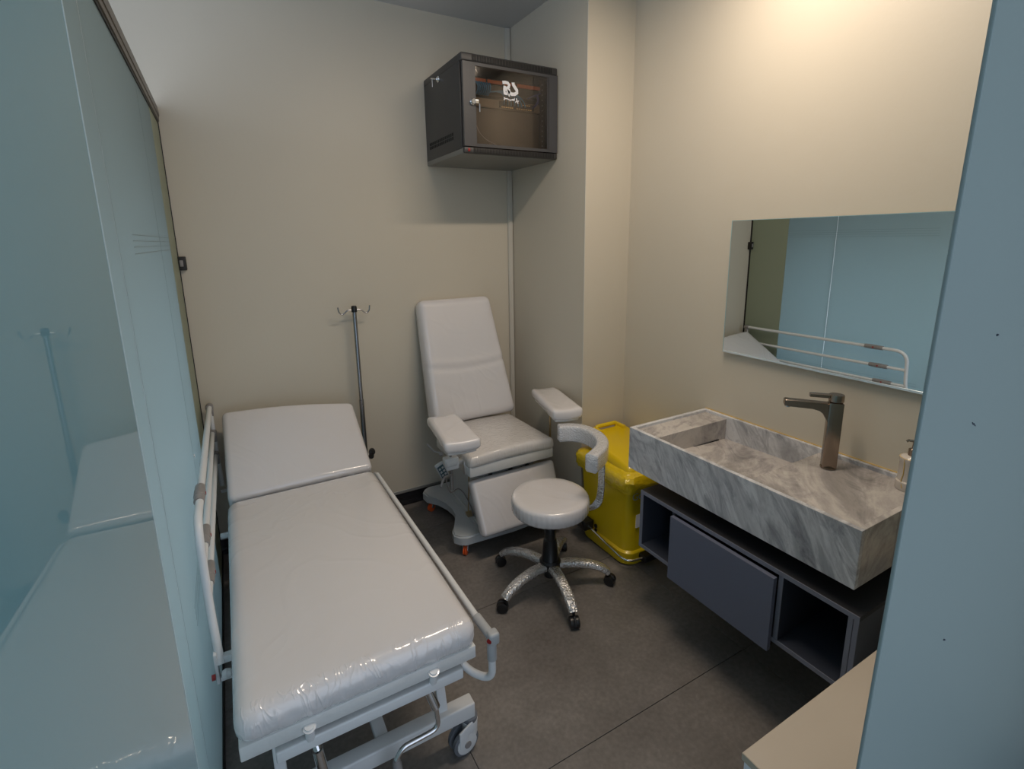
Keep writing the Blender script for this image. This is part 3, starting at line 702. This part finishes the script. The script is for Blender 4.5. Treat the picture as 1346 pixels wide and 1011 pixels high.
bm = nb(); lathe(bm, [(0.046, 0.150), (0.054, 0.140), (0.054, 0.098), (0.030, 0.085), (0.030, 0.055), (0.0, 0.055)], (SX, SY, 0)); obj('hub', bm, 'black', st)
cast = [(0.965, 1.841), (1.202, 1.597), (1.521, 1.751), (1.500, 2.102), (1.129, 2.169)]
for i, (x, y) in enumerate(cast):
    d = Vector((x - SX, y - SY, 0)); r = 0.295; d.normalize(); o = Vector((SX, SY, 0))
    pts = bez(o + d * 0.035 + Vector((0, 0, .118)), o + d * .14 + Vector((0, 0, .135)), o + d * .25 + Vector((0, 0, .115)), o + d * r + Vector((0, 0, .068)), 12)
    bm = nb(); sweep(bm, pts, rrect(0.0185, 0.0275, 0.014), scale=[1.0 - 0.012 * k for k in range(13)], upn=(0, 0, 1))
    for v in bm.verts: v.co += Vector([random.uniform(-.0008, .0008) for _ in range(3)])
    lg = obj('leg', bm, 'wrap', st, ang=60)
    e = o + d * (r - .002)
    bm = nb(); lathe(bm, [(0.007, 0.035), (0.007, 0.075)], e, n=10); ho = obj('caster', bm, 'black', lg)
    a = math.radians([150, 250, 300, 60, 170][i]); f_ = Vector((math.cos(a), math.sin(a), 0)); s = Vector((-f_.y, f_.x, 0)); q = e + f_ * 0.012; q.z = 0.027
    for k in (-1, 1):
        bm = nb(); lathe(bm, [(0.0, -0.011), (0.020, -0.011), (0.026, -0.008), (0.027, 0), (0.026, 0.007), (0.020, 0.009), (0, 0.007)], q + s * 0.0135 * k, s * k, 22); obj('wheel', bm, 'black', ho)
    bm = nb(); lathe(bm, [(0.027, -0.004), (0.029, -0.002), (0.029, 0.002), (0.027, 0.004)], q, s, 20)
    for v in list(bm.verts):
        if v.co.z < 0.020: v.co.z = 0.020
    obj('hood', bm, 'rubber', ho)
# curved back pad
A0 = [(1.482, 2.128), (1.540, 2.100), (1.580, 2.050), (1.592, 1.985), (1.584, 1.920), (1.555, 1.855), (1.505, 1.800), (1.450, 1.765), (1.392, 1.735)]
pts = []
P_ = [Vector((x, y, 0.696)) for x, y in A0]
for i in range(len(P_) - 1):
    p0 = P_[max(i - 1, 0)]; p1 = P_[i]; p2 = P_[i + 1]; p3 = P_[min(i + 2, len(P_) - 1)]
    for k in range(4):
        t = k / 4; pts.append(0.5 * ((2 * p1) + (-p0 + p2) * t + (2 * p0 - 5 * p1 + 4 * p2 - p3) * t * t + (-p0 + 3 * p1 - 3 * p2 + p3) * t ** 3))
pts.append(P_[-1])
e0 = pts[0] + (pts[0] - pts[1]).normalized() * .007; e1 = pts[-1] + (pts[-1] - pts[-2]).normalized() * .007
sc = [0.80] + [1.0] * len(pts) + [0.80]
bm = nb(); sweep(bm, [e0] + pts + [e1], rrect(0.046, 0.031, 0.015, 4), scale=sc, upn=(0, 0, 1))
obj('back_pad', bm, 'wrap_white', st, label='curved back pad in bubble wrap', ang=50)
bm = nb(); sp = fillet([(1.30, 1.875, 0.392), (1.42, 1.845, 0.388), (1.505, 1.812, 0.415), (1.515, 1.806, 0.50), (1.515, 1.806, 0.665)], 0.05, 8)
sweep(bm, sp, rrect(0.007, 0.019, 0.006), upn=(0.86, 0.2, 0.45)); obj('back_bracket', bm, 'wrap', st)

# ================================================================== YELLOW BIN
bn = thing('pedal_bin', 'yellow plastic pedal waste bin in the corner by the pillar', 'bin', (1.84, 1.98, 0))
bx0, bx1, by0, by1 = 1.685, 1.985, 1.790, 2.185
def rpoly(x0, x1, y0, y1, r, k=5):
    return [((x0 + x1) / 2 + a, (y0 + y1) / 2 + b) for a, b in rrect((x1 - x0) / 2, (y1 - y0) / 2, r, k)]
def loft(bm, secs, mi=0, cap0=True, cap1=True):
    rings = [[bm.verts.new((x, y, z)) for x, y in poly] for poly, z in secs]
    n = len(rings[0]); fs = []
    for A, Bq in zip(rings, rings[1:]):
        for i in range(n): fs.append(bm.faces.new((A[i], A[(i + 1) % n], Bq[(i + 1) % n], Bq[i])))
    if cap0: fs.append(bm.faces.new(rings[0][::-1]))
    if cap1: fs.append(bm.faces.new(rings[-1]))
    for f in fs: f.material_index = mi
def ex(d, r=0.05): return rpoly(bx0 - d, bx1 + d, by0 - d, by1 + d, r)
bm = nb(); loft(bm, [(ex(0.003, .07), 0.010), (ex(0.006, .07), 0.022), (ex(0.006, .07), 0.075), (ex(-0.006, .06), 0.085), (ex(0.004, .04), 0.33), (ex(0.008, .035), 0.44), (ex(0.022, .05), 0.450), (ex(0.026, .05), 0.505)])
obj('body', bm, 'yellow', bn)
bm = nb()
ring0, ring1 = [], []
secs = []
for k, (dd, z) in enumerate(((0.029, 0.440), (0.034, 0.455), (0.038, 0.480), (0.040, 0.505), (0.028, 0.532), (-0.025, 0.552))):
    pl = ex(dd, .045); out = []
    for i, (x, y) in enumerate(pl):
        j = 0.005 * math.sin(i * 2.1 + k * 1.7) + random.uniform(-.003, .003)
        vx, vy = x - 1.835, y - 1.987; l = math.hypot(vx, vy); out.append((x + vx / l * j, y + vy / l * j))
    secs.append((out, z + 0.004 * math.sin(k * 3)))
loft(bm, secs, cap0=False, cap1=False)
bag = obj('bin_liner', bm, 'yellow_film', None, origin=(1.84, 1.98, 0.40)); bag['label'] = 'crumpled yellow bag folded over the rim of the bin'; bag['category'] = 'bag'
# lid: sloping, slightly raised, hinged at the back right
def lidz(x, y): return 0.553 + (y - by0) * 0.16
bm = nb()
lx0, lx1, ly0, ly1 = bx0 + 0.006, bx1 + .02, by0 + .005, by1 + 0.015
pl = rpoly(lx0, lx1, ly0, ly1, 0.035)
cl_ = lambda p, d: [((x - 1.845) * d + 1.845, (y - 1.992) * d + 1.992) for x, y in p]
rings = []
for d, h in ((1.03, -0.030), (1.035, -0.022), (1.0, -0.008), (0.97, 0.004), (0.90, 0.012)):
    rings.append([bm.verts.new((x, y, lidz(x, y) + h)) for x, y in cl_(pl, d)])
n = len(pl)
for A, Bq in zip(rings, rings[1:]):
    for i in range(n): bm.faces.new((A[i], A[(i + 1) % n], Bq[(i + 1) % n], Bq[i]))
bm.faces.new(rings[0][::-1]); bm.faces.new(rings[-1])
lid = obj('lid', bm, 'yellow', bn, label='sloping yellow lid')
bm = nb(); sweep(bm, [(1.84, 1.80, 0.557), (1.77, 1.93, 0.578)], rrect(.004, .018, .003), upn=(0, 0, 1)); obj('lid_rib', bm, 'yellow', lid)
bm = nb()
tube(bm, fillet([(1.80, 2.185, 0.575), (1.80, 2.205, 0.640), (1.95, 2.205, 0.640), (1.95, 2.185, 0.575)], 0.015), 0.012, 12)
box(bm, (1.775, 2.14, 0.575), (1.80, 2.215, 0.64), 0.005); box(bm, (1.945, 2.14, 0.575), (1.97, 2.215, 0.64), 0.005)
obj('handle', bm, 'yellow', bn, label='yellow bar handle behind the lid')
bm = nb(); tube(bm, fillet([(1.655, 2.115, 0.118), (1.655, 1.90, 0.085), (1.665, 1.765, 0.060), (1.775, 1.752, 0.060)], 0.07, 8), 0.0065, 10); obj('pedal_bar', bm, 'chrome', bn)
bm = nb(); box(bm, (1.760, 1.730, 0.035), (1.850, 1.785, 0.075), 0.01, 3); obj('pedal', bm, 'black', bn)
bm = nb(); box(bm, (1.615, 2.06, 0.095), (1.68, 2.19, 0.15), 0.006); tube(bm, [(1.60, 2.08, 0.13), (1.67, 2.20, 0.17)], .008, 8); obj('hinge_box', bm, 'black', bn)
bm = nb(); lathe(bm, [(0.012, 0), (0.012, 0.006), (0, 0.007)], (1.672, 2.03, 0.13), (-1, 0, 0), 12); lathe(bm, [(0.010, 0), (0.010, 0.006), (0, 0.007)], (1.672, 2.03, 0.105), (-1, 0, 0), 12); obj('rivet', bm, 'black', bn)
for x in (1.72, 1.95):
    for y in (1.83, 2.15): bm = nb(); lathe(bm, [(0.018, 0), (0.018, 0.012)], (x, y, 0), n=12); obj('foot', bm, 'black', bn)
def text_mesh(s, size, mtx, depth=0.0008, m='silver_print', parent=None, name='lettering'):
    cu = bpy.data.curves.new('t', 'FONT'); cu.body = s; cu.size = size; cu.extrude = depth
    to = bpy.data.objects.new('t', cu); C.objects.link(to)
    dg = bpy.context.evaluated_depsgraph_get(); me = bpy.data.meshes.new_from_object(to.evaluated_get(dg))
    bpy.data.objects.remove(to); bpy.data.curves.remove(cu)
    me.transform(Matrix.Translation(-base(parent)) @ mtx)
    me.materials.clear(); me.materials.append(M[m])
    o = bpy.data.objects.new(name, me); C.objects.link(o); o.parent = parent; return o
text_mesh('Go', 0.058, Matrix.Translation((1.700, by0 - 0.0095, 0.392)) @ Matrix.Rotation(PI / 2, 4, 'X'), parent=bn)
bm = nb(); box(bm, (1.738, by0 - .005, 0.225), (1.775, by0 + .006, 0.300)); obj('sticker', bm, 'white', bn, smooth=False, label='white sticker')

# ================================================================== SERVER RACK
rk = thing('network_cabinet', 'black wall mounted network cabinet with a glass door, high in the corner', 'cabinet', (1.43, 2.77, 2.163))
kx0, kx1, ky0, ky1, kz0, kz1 = 1.143, 1.7205, 2.500, 3.036, 2.163, 2.640
t = 0.012
bm = nb()
box(bm, (kx0, ky0 + .03, kz0 + .02), (kx0 + t, ky1, kz1 - .02), 0.002)
sd = obj('side_panel', bm, 'rack', rk, label='left side panel')
bm = nb(); box(bm, (kx1 - t, ky0 + .03, kz0 + .02), (kx1, ky1, kz1 - .02), 0.002); obj('side_panel', bm, 'rack', rk)
bm = nb(); box(bm, (kx0, ky1 - .01, kz0 + .02), (kx1, ky1, kz1 - .02)); obj('back_panel', bm, 'rack_in', rk)
bm = nb(); box(bm, (kx0 - .002, ky0 + .004, kz1 - .040), (kx1 + .001, ky1, kz1), 0.008, 3); obj('top_cap', bm, 'rack', rk)
bm = nb(); box(bm, (kx0 - .001, ky0 + .012, kz0), (kx1, ky1, kz0 + .028), 0.006, 3); obj('bottom_tray', bm, 'rack_bot_lit', rk)
bm = nb(); box(bm, (kx0, ky0 + .002, kz0 + .001), (kx1, ky0 + .03, kz0 + .034), 0.008, 3); tr = obj('bottom_bezel', bm, 'rack', rk)
# slots as stuff strips
bm = nb()
for i in range(52):
    x = kx0 + .06 + i * .0093
    box(bm, (x, ky0 + .0025, kz1 - .034), (x + .005, ky0 + .0055, kz1 - .008))
obj('vent_slots', bm, 'slot', rk, smooth=False, kind='stuff')
bm = nb()
for i in range(54):
    x = kx0 + .055 + i * .0093
    box(bm, (x, ky0 + .0005, kz0 + .006), (x + .005, ky0 + .003, kz0 + .030))
obj('vent_slots', bm, 'slot', rk, smooth=False, kind='stuff')
bm = nb()
for r_ in range(2):
    for i in range(14):
        y = 2.632 + i * .0255
        box(bm, (kx0 - .0008, y, kz0 + .085 + r_ * .020), (kx0 + .002, y + .017, kz0 + .101 + r_ * .020))
obj('side_slots', bm, 'slot', rk, smooth=False, kind='stuff')
bm = nb(); box(bm, (kx0 + .022, ky0 - .002, kz0 + .010), (kx0 + .034, ky0 + .003, kz0 + .026), 0.001); obj('power_switch', bm, 'red', rk, label='red rocker switch')
# door
dz0, dz1 = kz0 + .036, kz1 - .042; gx0, gx1, gz0, gz1 = 1.216, 1.650, 2.214, 2.583
bm = nb()
for lo, hi in (((kx0 + .004, ky0 - .002, dz0), (gx0, ky0 + .016, dz1)), ((gx1, ky0 - .002, dz0), (kx1 - .003, ky0 + .016, dz1)),
               ((gx0 - .001, ky0 - .002, dz0), (gx1 + .001, ky0 + .016, gz0)), ((gx0 - .001, ky0 - .002, gz1), (gx1 + .001, ky0 + .016, dz1))):
    box(bm, lo, hi)
dr = obj('door', bm, 'rack_door', rk, smooth=False, label='dark grey door frame')
obj('pane', B((gx0, ky0 - .0005, gz0), (gx1 + .035, ky0 + .0025, gz1)), 'pane', dr, smooth=False, label='tinted clear glass pane')
bm = nb(); box(bm, (gx1 + .008, ky0 - .0032, gz0 - .002), (gx1 + .010, ky0 - .001, gz1 + .002)); obj('pane_groove', bm, 'slot', dr, smooth=False)
bm = nb(); lathe(bm, [(0.017, 0), (0.017, 0.006), (0.012, 0.012), (0.012, 0.018), (0, 0.018)], (1.197, ky0 - .002, 2.411), (0, -1, 0), 20)
sweep(bm, [(1.205, ky0 - .022, 2.411), (1.222, ky0 - .022, 2.411)], rrect(.010, .002, .0015), upn=(0, 0, 1)); tube(bm, [(1.226, ky0 - .024, 2.40), (1.226, ky0 - .024, 2.362)], 0.003, 8)
obj('lock', bm, 'chrome', dr, label='chrome lock with key')
bm = nb(); lathe(bm, [(0.017, 0), (0.017, 0.006), (0.012, 0.012), (0, 0.014)], (kx0, 2.80, 2.586), (-1, 0, 0), 20); tube(bm, [(kx0 - .016, 2.86, 2.60), (kx0 - .016, 2.86, 2.560)], 0.0035, 8); tube(bm, [(kx0 - .016, 2.80, 2.586), (kx0 - .018, 2.87, 2.605)], 0.004, 8)
obj('lock', bm, 'chrome', sd, label='chrome lock with key')
# logo on the pane, drawn as strokes (photo crop pixels mapped to the pane)
def logo(parent):
    bm = nb()
    X = lambda u: 1.372 + (u - 310) * 0.000187; Z = lambda v: 2.531 - (v - 205) * 0.000163 + 0
    def S(pts, w_):
        pr = rrect(0.0006, w_ / 2, 0.0003, 1)
        P = []
        for u, v in pts:
            v2 = v - (u - 310) * 0.10
            P.append((X(u), ky0 - .0015, Z(v2)))
        sweep(bm, P, pr, upn=(0, -1, 0))
    w1 = 0.0155
    S([(312, 250), (400, 245), (480, 262), (525, 320), (505, 385), (455, 420), (440, 470), (470, 500), (540, 560)], w1)
    S([(385, 350), (372, 470), (375, 570), (470, 580)], w1)
    S([(650, 240), (660, 310), (720, 400), (770, 470), (775, 540), (700, 590), (600, 590), (530, 540), (500, 440)], w1 + .002)
    S([(500, 560), (525, 660)], 0.008)
    # small line of script under the emblem
    S([(345, 700), (380, 690), (352, 770)], .0055); S([(380, 730), (450, 725), (520, 760), (690, 770)], .0055)
    S([(540, 750), (560, 800)], .005); S([(600, 745), (690, 740)], .004); S([(690, 700), (695, 770)], .0035)
    S([(760, 710), (760, 800)], .0055); S([(715, 830), (760, 800), (830, 790)], .0055); S([(790, 800), (800, 870)], .006)
    obj('emblem', bm, 'white', parent, smooth=False, label='white emblem with script below')
logo(dr)
# inside: rails
bm = nb(); box(bm, (1.19, 2.585, 2.19), (1.207, 2.60, 2.60)); obj('mounting_rail', bm, 'rack_in', rk, smooth=False); bm = nb(); box(bm, (1.662, 2.585, 2.19), (1.690, 2.60, 2.60)); rr2 = obj('mounting_rail', bm, 'rack_in', rk, smooth=False)
bm = nb()
for i in range(14): box(bm, (1.670, 2.583, 2.215 + i * .027), (1.675, 2.5855, 2.221 + i * .027))
obj('rail_holes', bm, 'rackin_white', rk, smooth=False, kind='stuff')
pp = thing('cable_organizer', 'orange brown cable strip across the top inside the network cabinet', 'cable organizer', (1.43, 2.62, 2.535))
bm = nb(); box(bm, (1.21, 2.585, 2.538), (1.66, 2.60, 2.556), .002); obj('strip', bm, 'orange_strip', pp)
bm = nb(); box(bm, (1.21, 2.598, 2.50), (1.66, 2.66, 2.566), .002); obj('housing', bm, 'rack', pp)
for x in (1.32, 1.42, 1.50): obj('clip', B((x, 2.580, 2.534), (x + .007, 2.602, 2.559)), 'black', pp)
sw = thing('network_switch', 'brownish network switch with gold ports inside the network cabinet', 'switch', (1.43, 2.68, 2.40))
bm = nb(); box(bm, (1.21, 2.59, 2.420), (1.66, 2.80, 2.462), .002); obj('case', bm, 'shelf_brown', sw)
bm = nb(); box(bm, (1.40, 2.586, 2.424), (1.62, 2.591, 2.458), .001); pf = obj('port_block', bm, 'black', sw)
bm = nb()
for i in range(6): box(bm, (1.412 + i * .0125, 2.584, 2.426), (1.421 + i * .0125, 2.587, 2.431))
for i in range(7): box(bm, (1.505 + i * .0145, 2.584, 2.426), (1.515 + i * .0145, 2.587, 2.430))
for i in range(5): box(bm, (1.535 + i * .0125, 2.584, 2.448), (1.543 + i * .0125, 2.587, 2.452))
obj('contacts', bm, 'gold', pf, smooth=False)
ORD = ['leftmost', 'second from left', 'third from left', 'middle', 'third from right', 'second from right', 'rightmost']
sh = thing('equipment_case', 'plain brown equipment case filling the lower part of the network cabinet', 'equipment', (1.43, 2.75, 2.2))
bm = nb(); box(bm, (1.21, 2.60, 2.200), (1.66, 2.90, 2.415), .003); obj('case', bm, 'rack_in', sh)
for i in range(7):
    bm = nb(); x = 1.244 + i * .0155; q = (3 - i) * .004
    tube(bm, bez((x, 2.580, 2.536), (x + .002 + q, 2.550, 2.524), (x + .012 + q, 2.550, 2.495), (x + .006 + q, 2.592, 2.478)), 0.0036, 6)
    o = obj('patch_cable', bm, 'blue_cable', None, origin=(x, 2.57, 2.49)); o['label'] = ORD[i] + ' short blue patch cable in the bundle under the orange strip'; o['category'] = 'cable'; o['group'] = 'left bundle of blue patch cables'
for i in range(7):
    bm = nb(); x = 1.335 + i * .008
    tube(bm, bez((x, 2.575, 2.491 + i * .0015), (x + .05, 2.545, 2.500 + i * .002), (x + .085 + i * .010, 2.545, 2.487), (x + .090 + i * .0145, 2.582, 2.440)), 0.0034, 6)
    o = obj('patch_cable', bm, 'blue_cable', None, origin=(x, 2.57, 2.47)); o['label'] = ORD[i] + ' long blue patch cable arching down to the gold ports'; o['category'] = 'cable'; o['group'] = 'arching blue patch cables'
bm = nb(); tube(bm, bez((1.655, 2.575, 2.52), (1.62, 2.55, 2.50), (1.60, 2.55, 2.50), (1.575, 2.58, 2.485)), 0.0035, 6); tube(bm, bez((1.625, 2.565, 2.505), (1.635, 2.55, 2.47), (1.615, 2.55, 2.45), (1.605, 2.58, 2.44)), 0.006, 6)
o = obj('patch_cable', bm, mat('violet_cable', (0.10, 0.11, 0.30), 0.4), None, origin=(1.62, 2.57, 2.48)); o['label'] = 'violet blue cable at the right end of the switch'; o['category'] = 'cable'
bm = nb(); tube(bm, bez((1.25, 2.585, 2.37), (1.23, 2.55, 2.25), (1.33, 2.55, 2.23), (1.42, 2.575, 2.215)), 0.0028, 6)
o = obj('power_cord', bm, 'grey_cable', None, origin=(1.33, 2.56, 2.3)); o['label'] = 'thin grey cord curving across the lower cabinet interior'; o['category'] = 'cable'

# ================================================================== MIRROR
mr = thing('wall_mirror', 'wide frameless mirror on the wall above the marble sink', 'mirror', (XR, 1.0, 1.19))
MY0, MY1, MZ0, MZ1 = 0.50, 1.549, 1.1905, 1.793
MX = XR - 0.02
bm = nb(); box(bm, (MX + .001, MY0 + .01, MZ0 + .01), (XR - .0005, MY1 - .01, MZ1 - .01)); obj('backing', bm, 'grey', mr, smooth=False)
bm = nb(); box(bm, (MX, MY0, MZ0), (MX + .005, MY1, MZ1)); obj('mirror_glass', bm, 'mirror', mr, smooth=False)
bm = nb(); box(bm, (MX - .0012, MY0, MZ0 - .0005), (MX + .0055, MY1, MZ0 + .009), 0.001, 1); obj('polished_edge', bm, 'mirror_edge', mr, smooth=False, label='bright bevelled lower edge')
bm = nb(); box(bm, (MX - .0005, MY1 - .0015, MZ0), (MX + .0055, MY1 + .001, MZ1)); box(bm, (MX - .0005, MY0, MZ1 - .0012), (MX + .0055, MY1, MZ1 + .0008)); obj('dark_edge', bm, 'glass_edge', mr, smooth=False)

# ================================================================== SINK
SXF = XR - 0.5045; SYL, SYR, ST, SB = 1.640, 0.6605, 0.880, 0.684
sk = thing('marble_sink', 'long grey veined marble trough sink hung on the right wall', 'sink', (1.78, 1.15, 0.684))
e = 0.018
bm = nb(); box(bm, (SXF, SYR, SB), (SXF + e, SYL, ST), 0.0012, 1); obj('front_slab', bm, 'marble', sk, smooth=False)
bm = nb(); box(bm, (SXF + e, SYR, SB), (XR - .001, SYR + e, ST), 0.0012, 1); es = obj('end_slab', bm, 'marble_shaded', sk, smooth=False, label='right end slab with taped seam')
obj('seam', B((1.75, SYR - .0006, SB + .002), (1.752, SYR, ST - .002)), 'grey', es, smooth=False)
bm = nb(); box(bm, (SXF + e, SYL - e, SB), (XR - .001, SYL, ST), 0.0012, 1); obj('end_slab', bm, 'marble', sk, smooth=False)
bm = nb(); box(bm, (XR - e - .001, SYR + e, SB), (XR - .001, SYL - e, ST), 0.0012, 1); obj('back_slab', bm, 'marble', sk, smooth=False)
bm = nb(); box(bm, (SXF + e, 1.500, 0.70), (XR - e - .001, SYL - e, 0.868), 0.001, 1); obj('ledge', bm, 'marble_shaded', sk, smooth=False, label='narrow flat ledge at the left end')
bm = nb()
x0, x1 = SXF + e, XR - e - .001
pr = [(1.500, 0.785), (1.115, 0.790), (1.055, 0.862), (SYR + e, 0.866), (SYR + e, 0.70), (1.500, 0.70)]
a = [bm.verts.new((x0, y, z)) for y, z in pr]
prb = [(1.500, 0.768), (1.145, 0.776), (1.060, 0.862), (SYR + e, 0.866), (SYR + e, 0.70), (1.500, 0.70)]
b = [bm.verts.new((x1, y, z)) for y, z in prb]
bm.faces.new(a); bm.faces.new(b[::-1])
for i in range(6): bm.faces.new((a[i], a[(i + 1) % 6], b[(i + 1) % 6], b[i]))
obj('basin', bm, 'marble_shaded', sk, smooth=False, label='basin floor ramping up to the tap deck')
bm = nb(); box(bm, (x0 + .06, 1.496, 0.772), (x1 - .05, 1.499, 0.776)); obj('drain_slot', bm, 'slot', sk, smooth=False)
bm = nb(); box(bm, (XR - .004, SYR, ST - .001), (XR, SYL, ST + .003)); obj('silicone', bm, 'goldline', sk, smooth=False)
# tap
tp = thing('tap', 'tall square brushed nickel mixer tap on the marble deck', 'tap', (1.908, 0.965, 0.866))
dd = Vector((-0.642, 0.767, 0)); ss = Vector((0.767, 0.642, 0)); tc0 = Vector((1.908, 0.965, 0))
Rt = Matrix((ss, -dd, (0, 0, 1))).transposed()
def tpf(p): return Rt @ Vector(p) + tc0      # local: x side, -y forward
bm = nb(); vv = box(bm, (-.019, -.024, 0.866), (.019, .024, 1.122), 0.004, 2)
for v in vv: v.co = tpf(v.co)
vv = lathe(bm, [(0.028, 0), (0.028, 0.002), (0.026, 0.003)], (1.908, 0.965, 0.866))
obj('column', bm, 'nickel', tp)
bm = nb()
prof = [(0.024, 1.118), (0.165, 1.121), (0.170, 1.118), (0.170, 1.098), (0.155, 1.095), (0.075, 1.093), (0.052, 1.089), (0.037, 1.078), (0.028, 1.060), (0.020, 1.03)]
a = [bm.verts.new(tpf((-.0165, -y, z))) for y, z in prof]; b = [bm.verts.new(tpf((.0165, -y, z))) for y, z in prof]
bm.faces.new(a); bm.faces.new(b[::-1]); k = len(prof)
for i in range(k): bm.faces.new((a[i], a[(i + 1) % k], b[(i + 1) % k], b[i]))
bmesh.ops.bevel(bm, geom=list(bm.edges), offset=0.0018, segments=1, affect='EDGES'); sp_ = obj('spout', bm, 'nickel', tp)
bm = nb(); lathe(bm, [(0.010, 0), (0.010, -0.006)], tpf((0, -.156, 1.096)), n=16); obj('aerator', bm, 'chrome', sp_)
bm = nb(); lathe(bm, [(0.022, 1.124), (0.0255, 1.127), (0.0255, 1.148), (0.024, 1.152), (0, 1.153)], (1.908, 0.965, 0), n=28); hd = obj('handle', bm, 'nickel', tp)
bm = nb(); vv = box(bm, (-.010, -.088, 1.137), (.010, -.015, 1.151), 0.002, 1)
for v in vv: v.co = tpf(v.co)
obj('lever', bm, 'nickel', hd)
# soap dispenser
sx, sy, sz = 1.965, 0.730, 0.866
so = thing('soap_dispenser', 'cream ceramic soap bottle with gold veins at the right end of the sink', 'soap dispenser', (sx, sy, sz))
bm = nb(); lathe(bm, [(0.0, 0), (0.036, 0), (0.038, 0.004), (0.038, 0.030), (0.0345, 0.034), (0.0340, 0.100), (0.036, 0.104), (0.036, 0.114), (0.030, 0.120), (0.016, 0.123), (0, 0.123)], (sx, sy, sz), n=36); bo = obj('bottle', bm, 'soap', so)
bm = nb(); tube(bm, [(sx + .0345 * math.cos(a), sy + .0345 * math.sin(a), sz + .115) for a in [i * PI / 12 for i in range(24)]], 0.0014, 6, closed=True)
tube(bm, [(sx - .034, sy + .008, sz + .112), (sx - .0345, sy + .006, sz + .06), (sx - .034, sy + .010, sz + .035), (sx - .0385, sy + .003, sz + .012)], 0.0016, 6); obj('gold_lines', bm, 'goldline', bo)
bm = nb(); lathe(bm, [(0.0145, 0.120), (0.0145, 0.145), (0.006, 0.150), (0.005, 0.175), (0.0, 0.175)], (sx, sy, sz), n=16)
tube(bm, [(sx + .01, sy - .01, sz + .172), (sx - .002, sy + .018, sz + .172), (sx - .004, sy + .022, sz + .167)], 0.0045, 8); obj('pump', bm, 'nickel', so)

# ================================================================== VANITY CABINET
vc = thing('vanity_cabinet', 'anthracite wall hung vanity shelf unit with one door under the sink', 'cabinet', (1.78, 1.1, 0.336))
CX, CL, CRr, CT, CB = 1.5229, 1.5423, 0.631, 0.615, 0.3355; p_ = 0.016
def part(name, lo, hi, m='cab', label=None, parent=vc):
    return obj(name, B(lo, hi, 0.0006, 1), m, parent, smooth=False, label=label)
part('top_panel', (CX + .003, CRr, CT - p_), (XR, CL, CT), 'cab_top')
part('bottom_panel', (CX + .003, CRr, CB), (XR, CL, CB + p_))
part('side_panel', (CX + .003, CL - p_, CB + p_), (XR, CL, CT - p_)); part('side_panel', (CX + .003, CRr, CB + p_), (XR, CRr + .030, CT - p_), 'cab_side')
part('divider', (CX + .006, 1.345, CB + p_), (XR - .02, 1.361, CT - p_)); part('divider', (CX + .006, 0.868, CB + p_), (XR - .02, 0.884, CT - p_))
part('back_panel', (XR - .012, CRr + p_, CB + p_), (XR - .002, CL - p_, CT - p_))
bm = nb()
box(bm, (CX, CRr, CT - p_), (CX + .003, CL, CT)); box(bm, (CX, CRr, CB), (CX + .003, CL, CB + p_)); box(bm, (CX, CL - p_, CB + p_), (CX + .003, CL, CT - p_))
box(bm, (CX, CRr, CB + p_), (CX + .003, CRr + .014, CT - p_)); box(bm, (CX, CRr + .016, CB + p_), (CX + .003, CRr + .030, CT - p_)); box(bm, (CX + .003, 0.868, CB + p_), (CX + .006, 0.884, CT - p_))
obj('edge_band', bm, 'cab_edge', vc, smooth=False, label='lighter slate edge banding')
dv = part('door', (CX - .022, 0.885, 0.303), (CX - .004, 1.346, 0.590), 'cab_door', label='slate blue push door standing slightly proud')
bm = nb(); box(bm, (CX - .004, 0.888, 0.315), (CX + .010, 0.905, 0.33), .002); box(bm, (CX - .004, 0.888, 0.54), (CX + .03, 0.905, 0.555), .002); obj('hinge', bm, 'nickel', dv)

# ================================================================== FRONT LOW CABINET
lc = thing('low_cabinet', 'low cabinet with plain beige top in the front right corner', 'cabinet', (1.45, 0.43, 0))
LT = 0.60
obj('top', B((0.885, 0.325, LT - .018), (XR - .002, 0.552, LT), 0.001, 1), 'beige_top', lc, smooth=False, label='beige laminate top')
obj('edge_band', B((0.8835, 0.325, LT - .018), (0.885, 0.552, LT), 0.0004, 1), 'beige_edge', lc, smooth=False)
obj('carcass', B((0.888, 0.328, 0.06), (XR - .004, 0.548, LT - .018), 0.001, 1), 'white_lam', lc, smooth=False)
obj('plinth', B((0.91, 0.345, 0.0), (XR - .02, 0.53, 0.06)), 'rubber', lc, smooth=False)
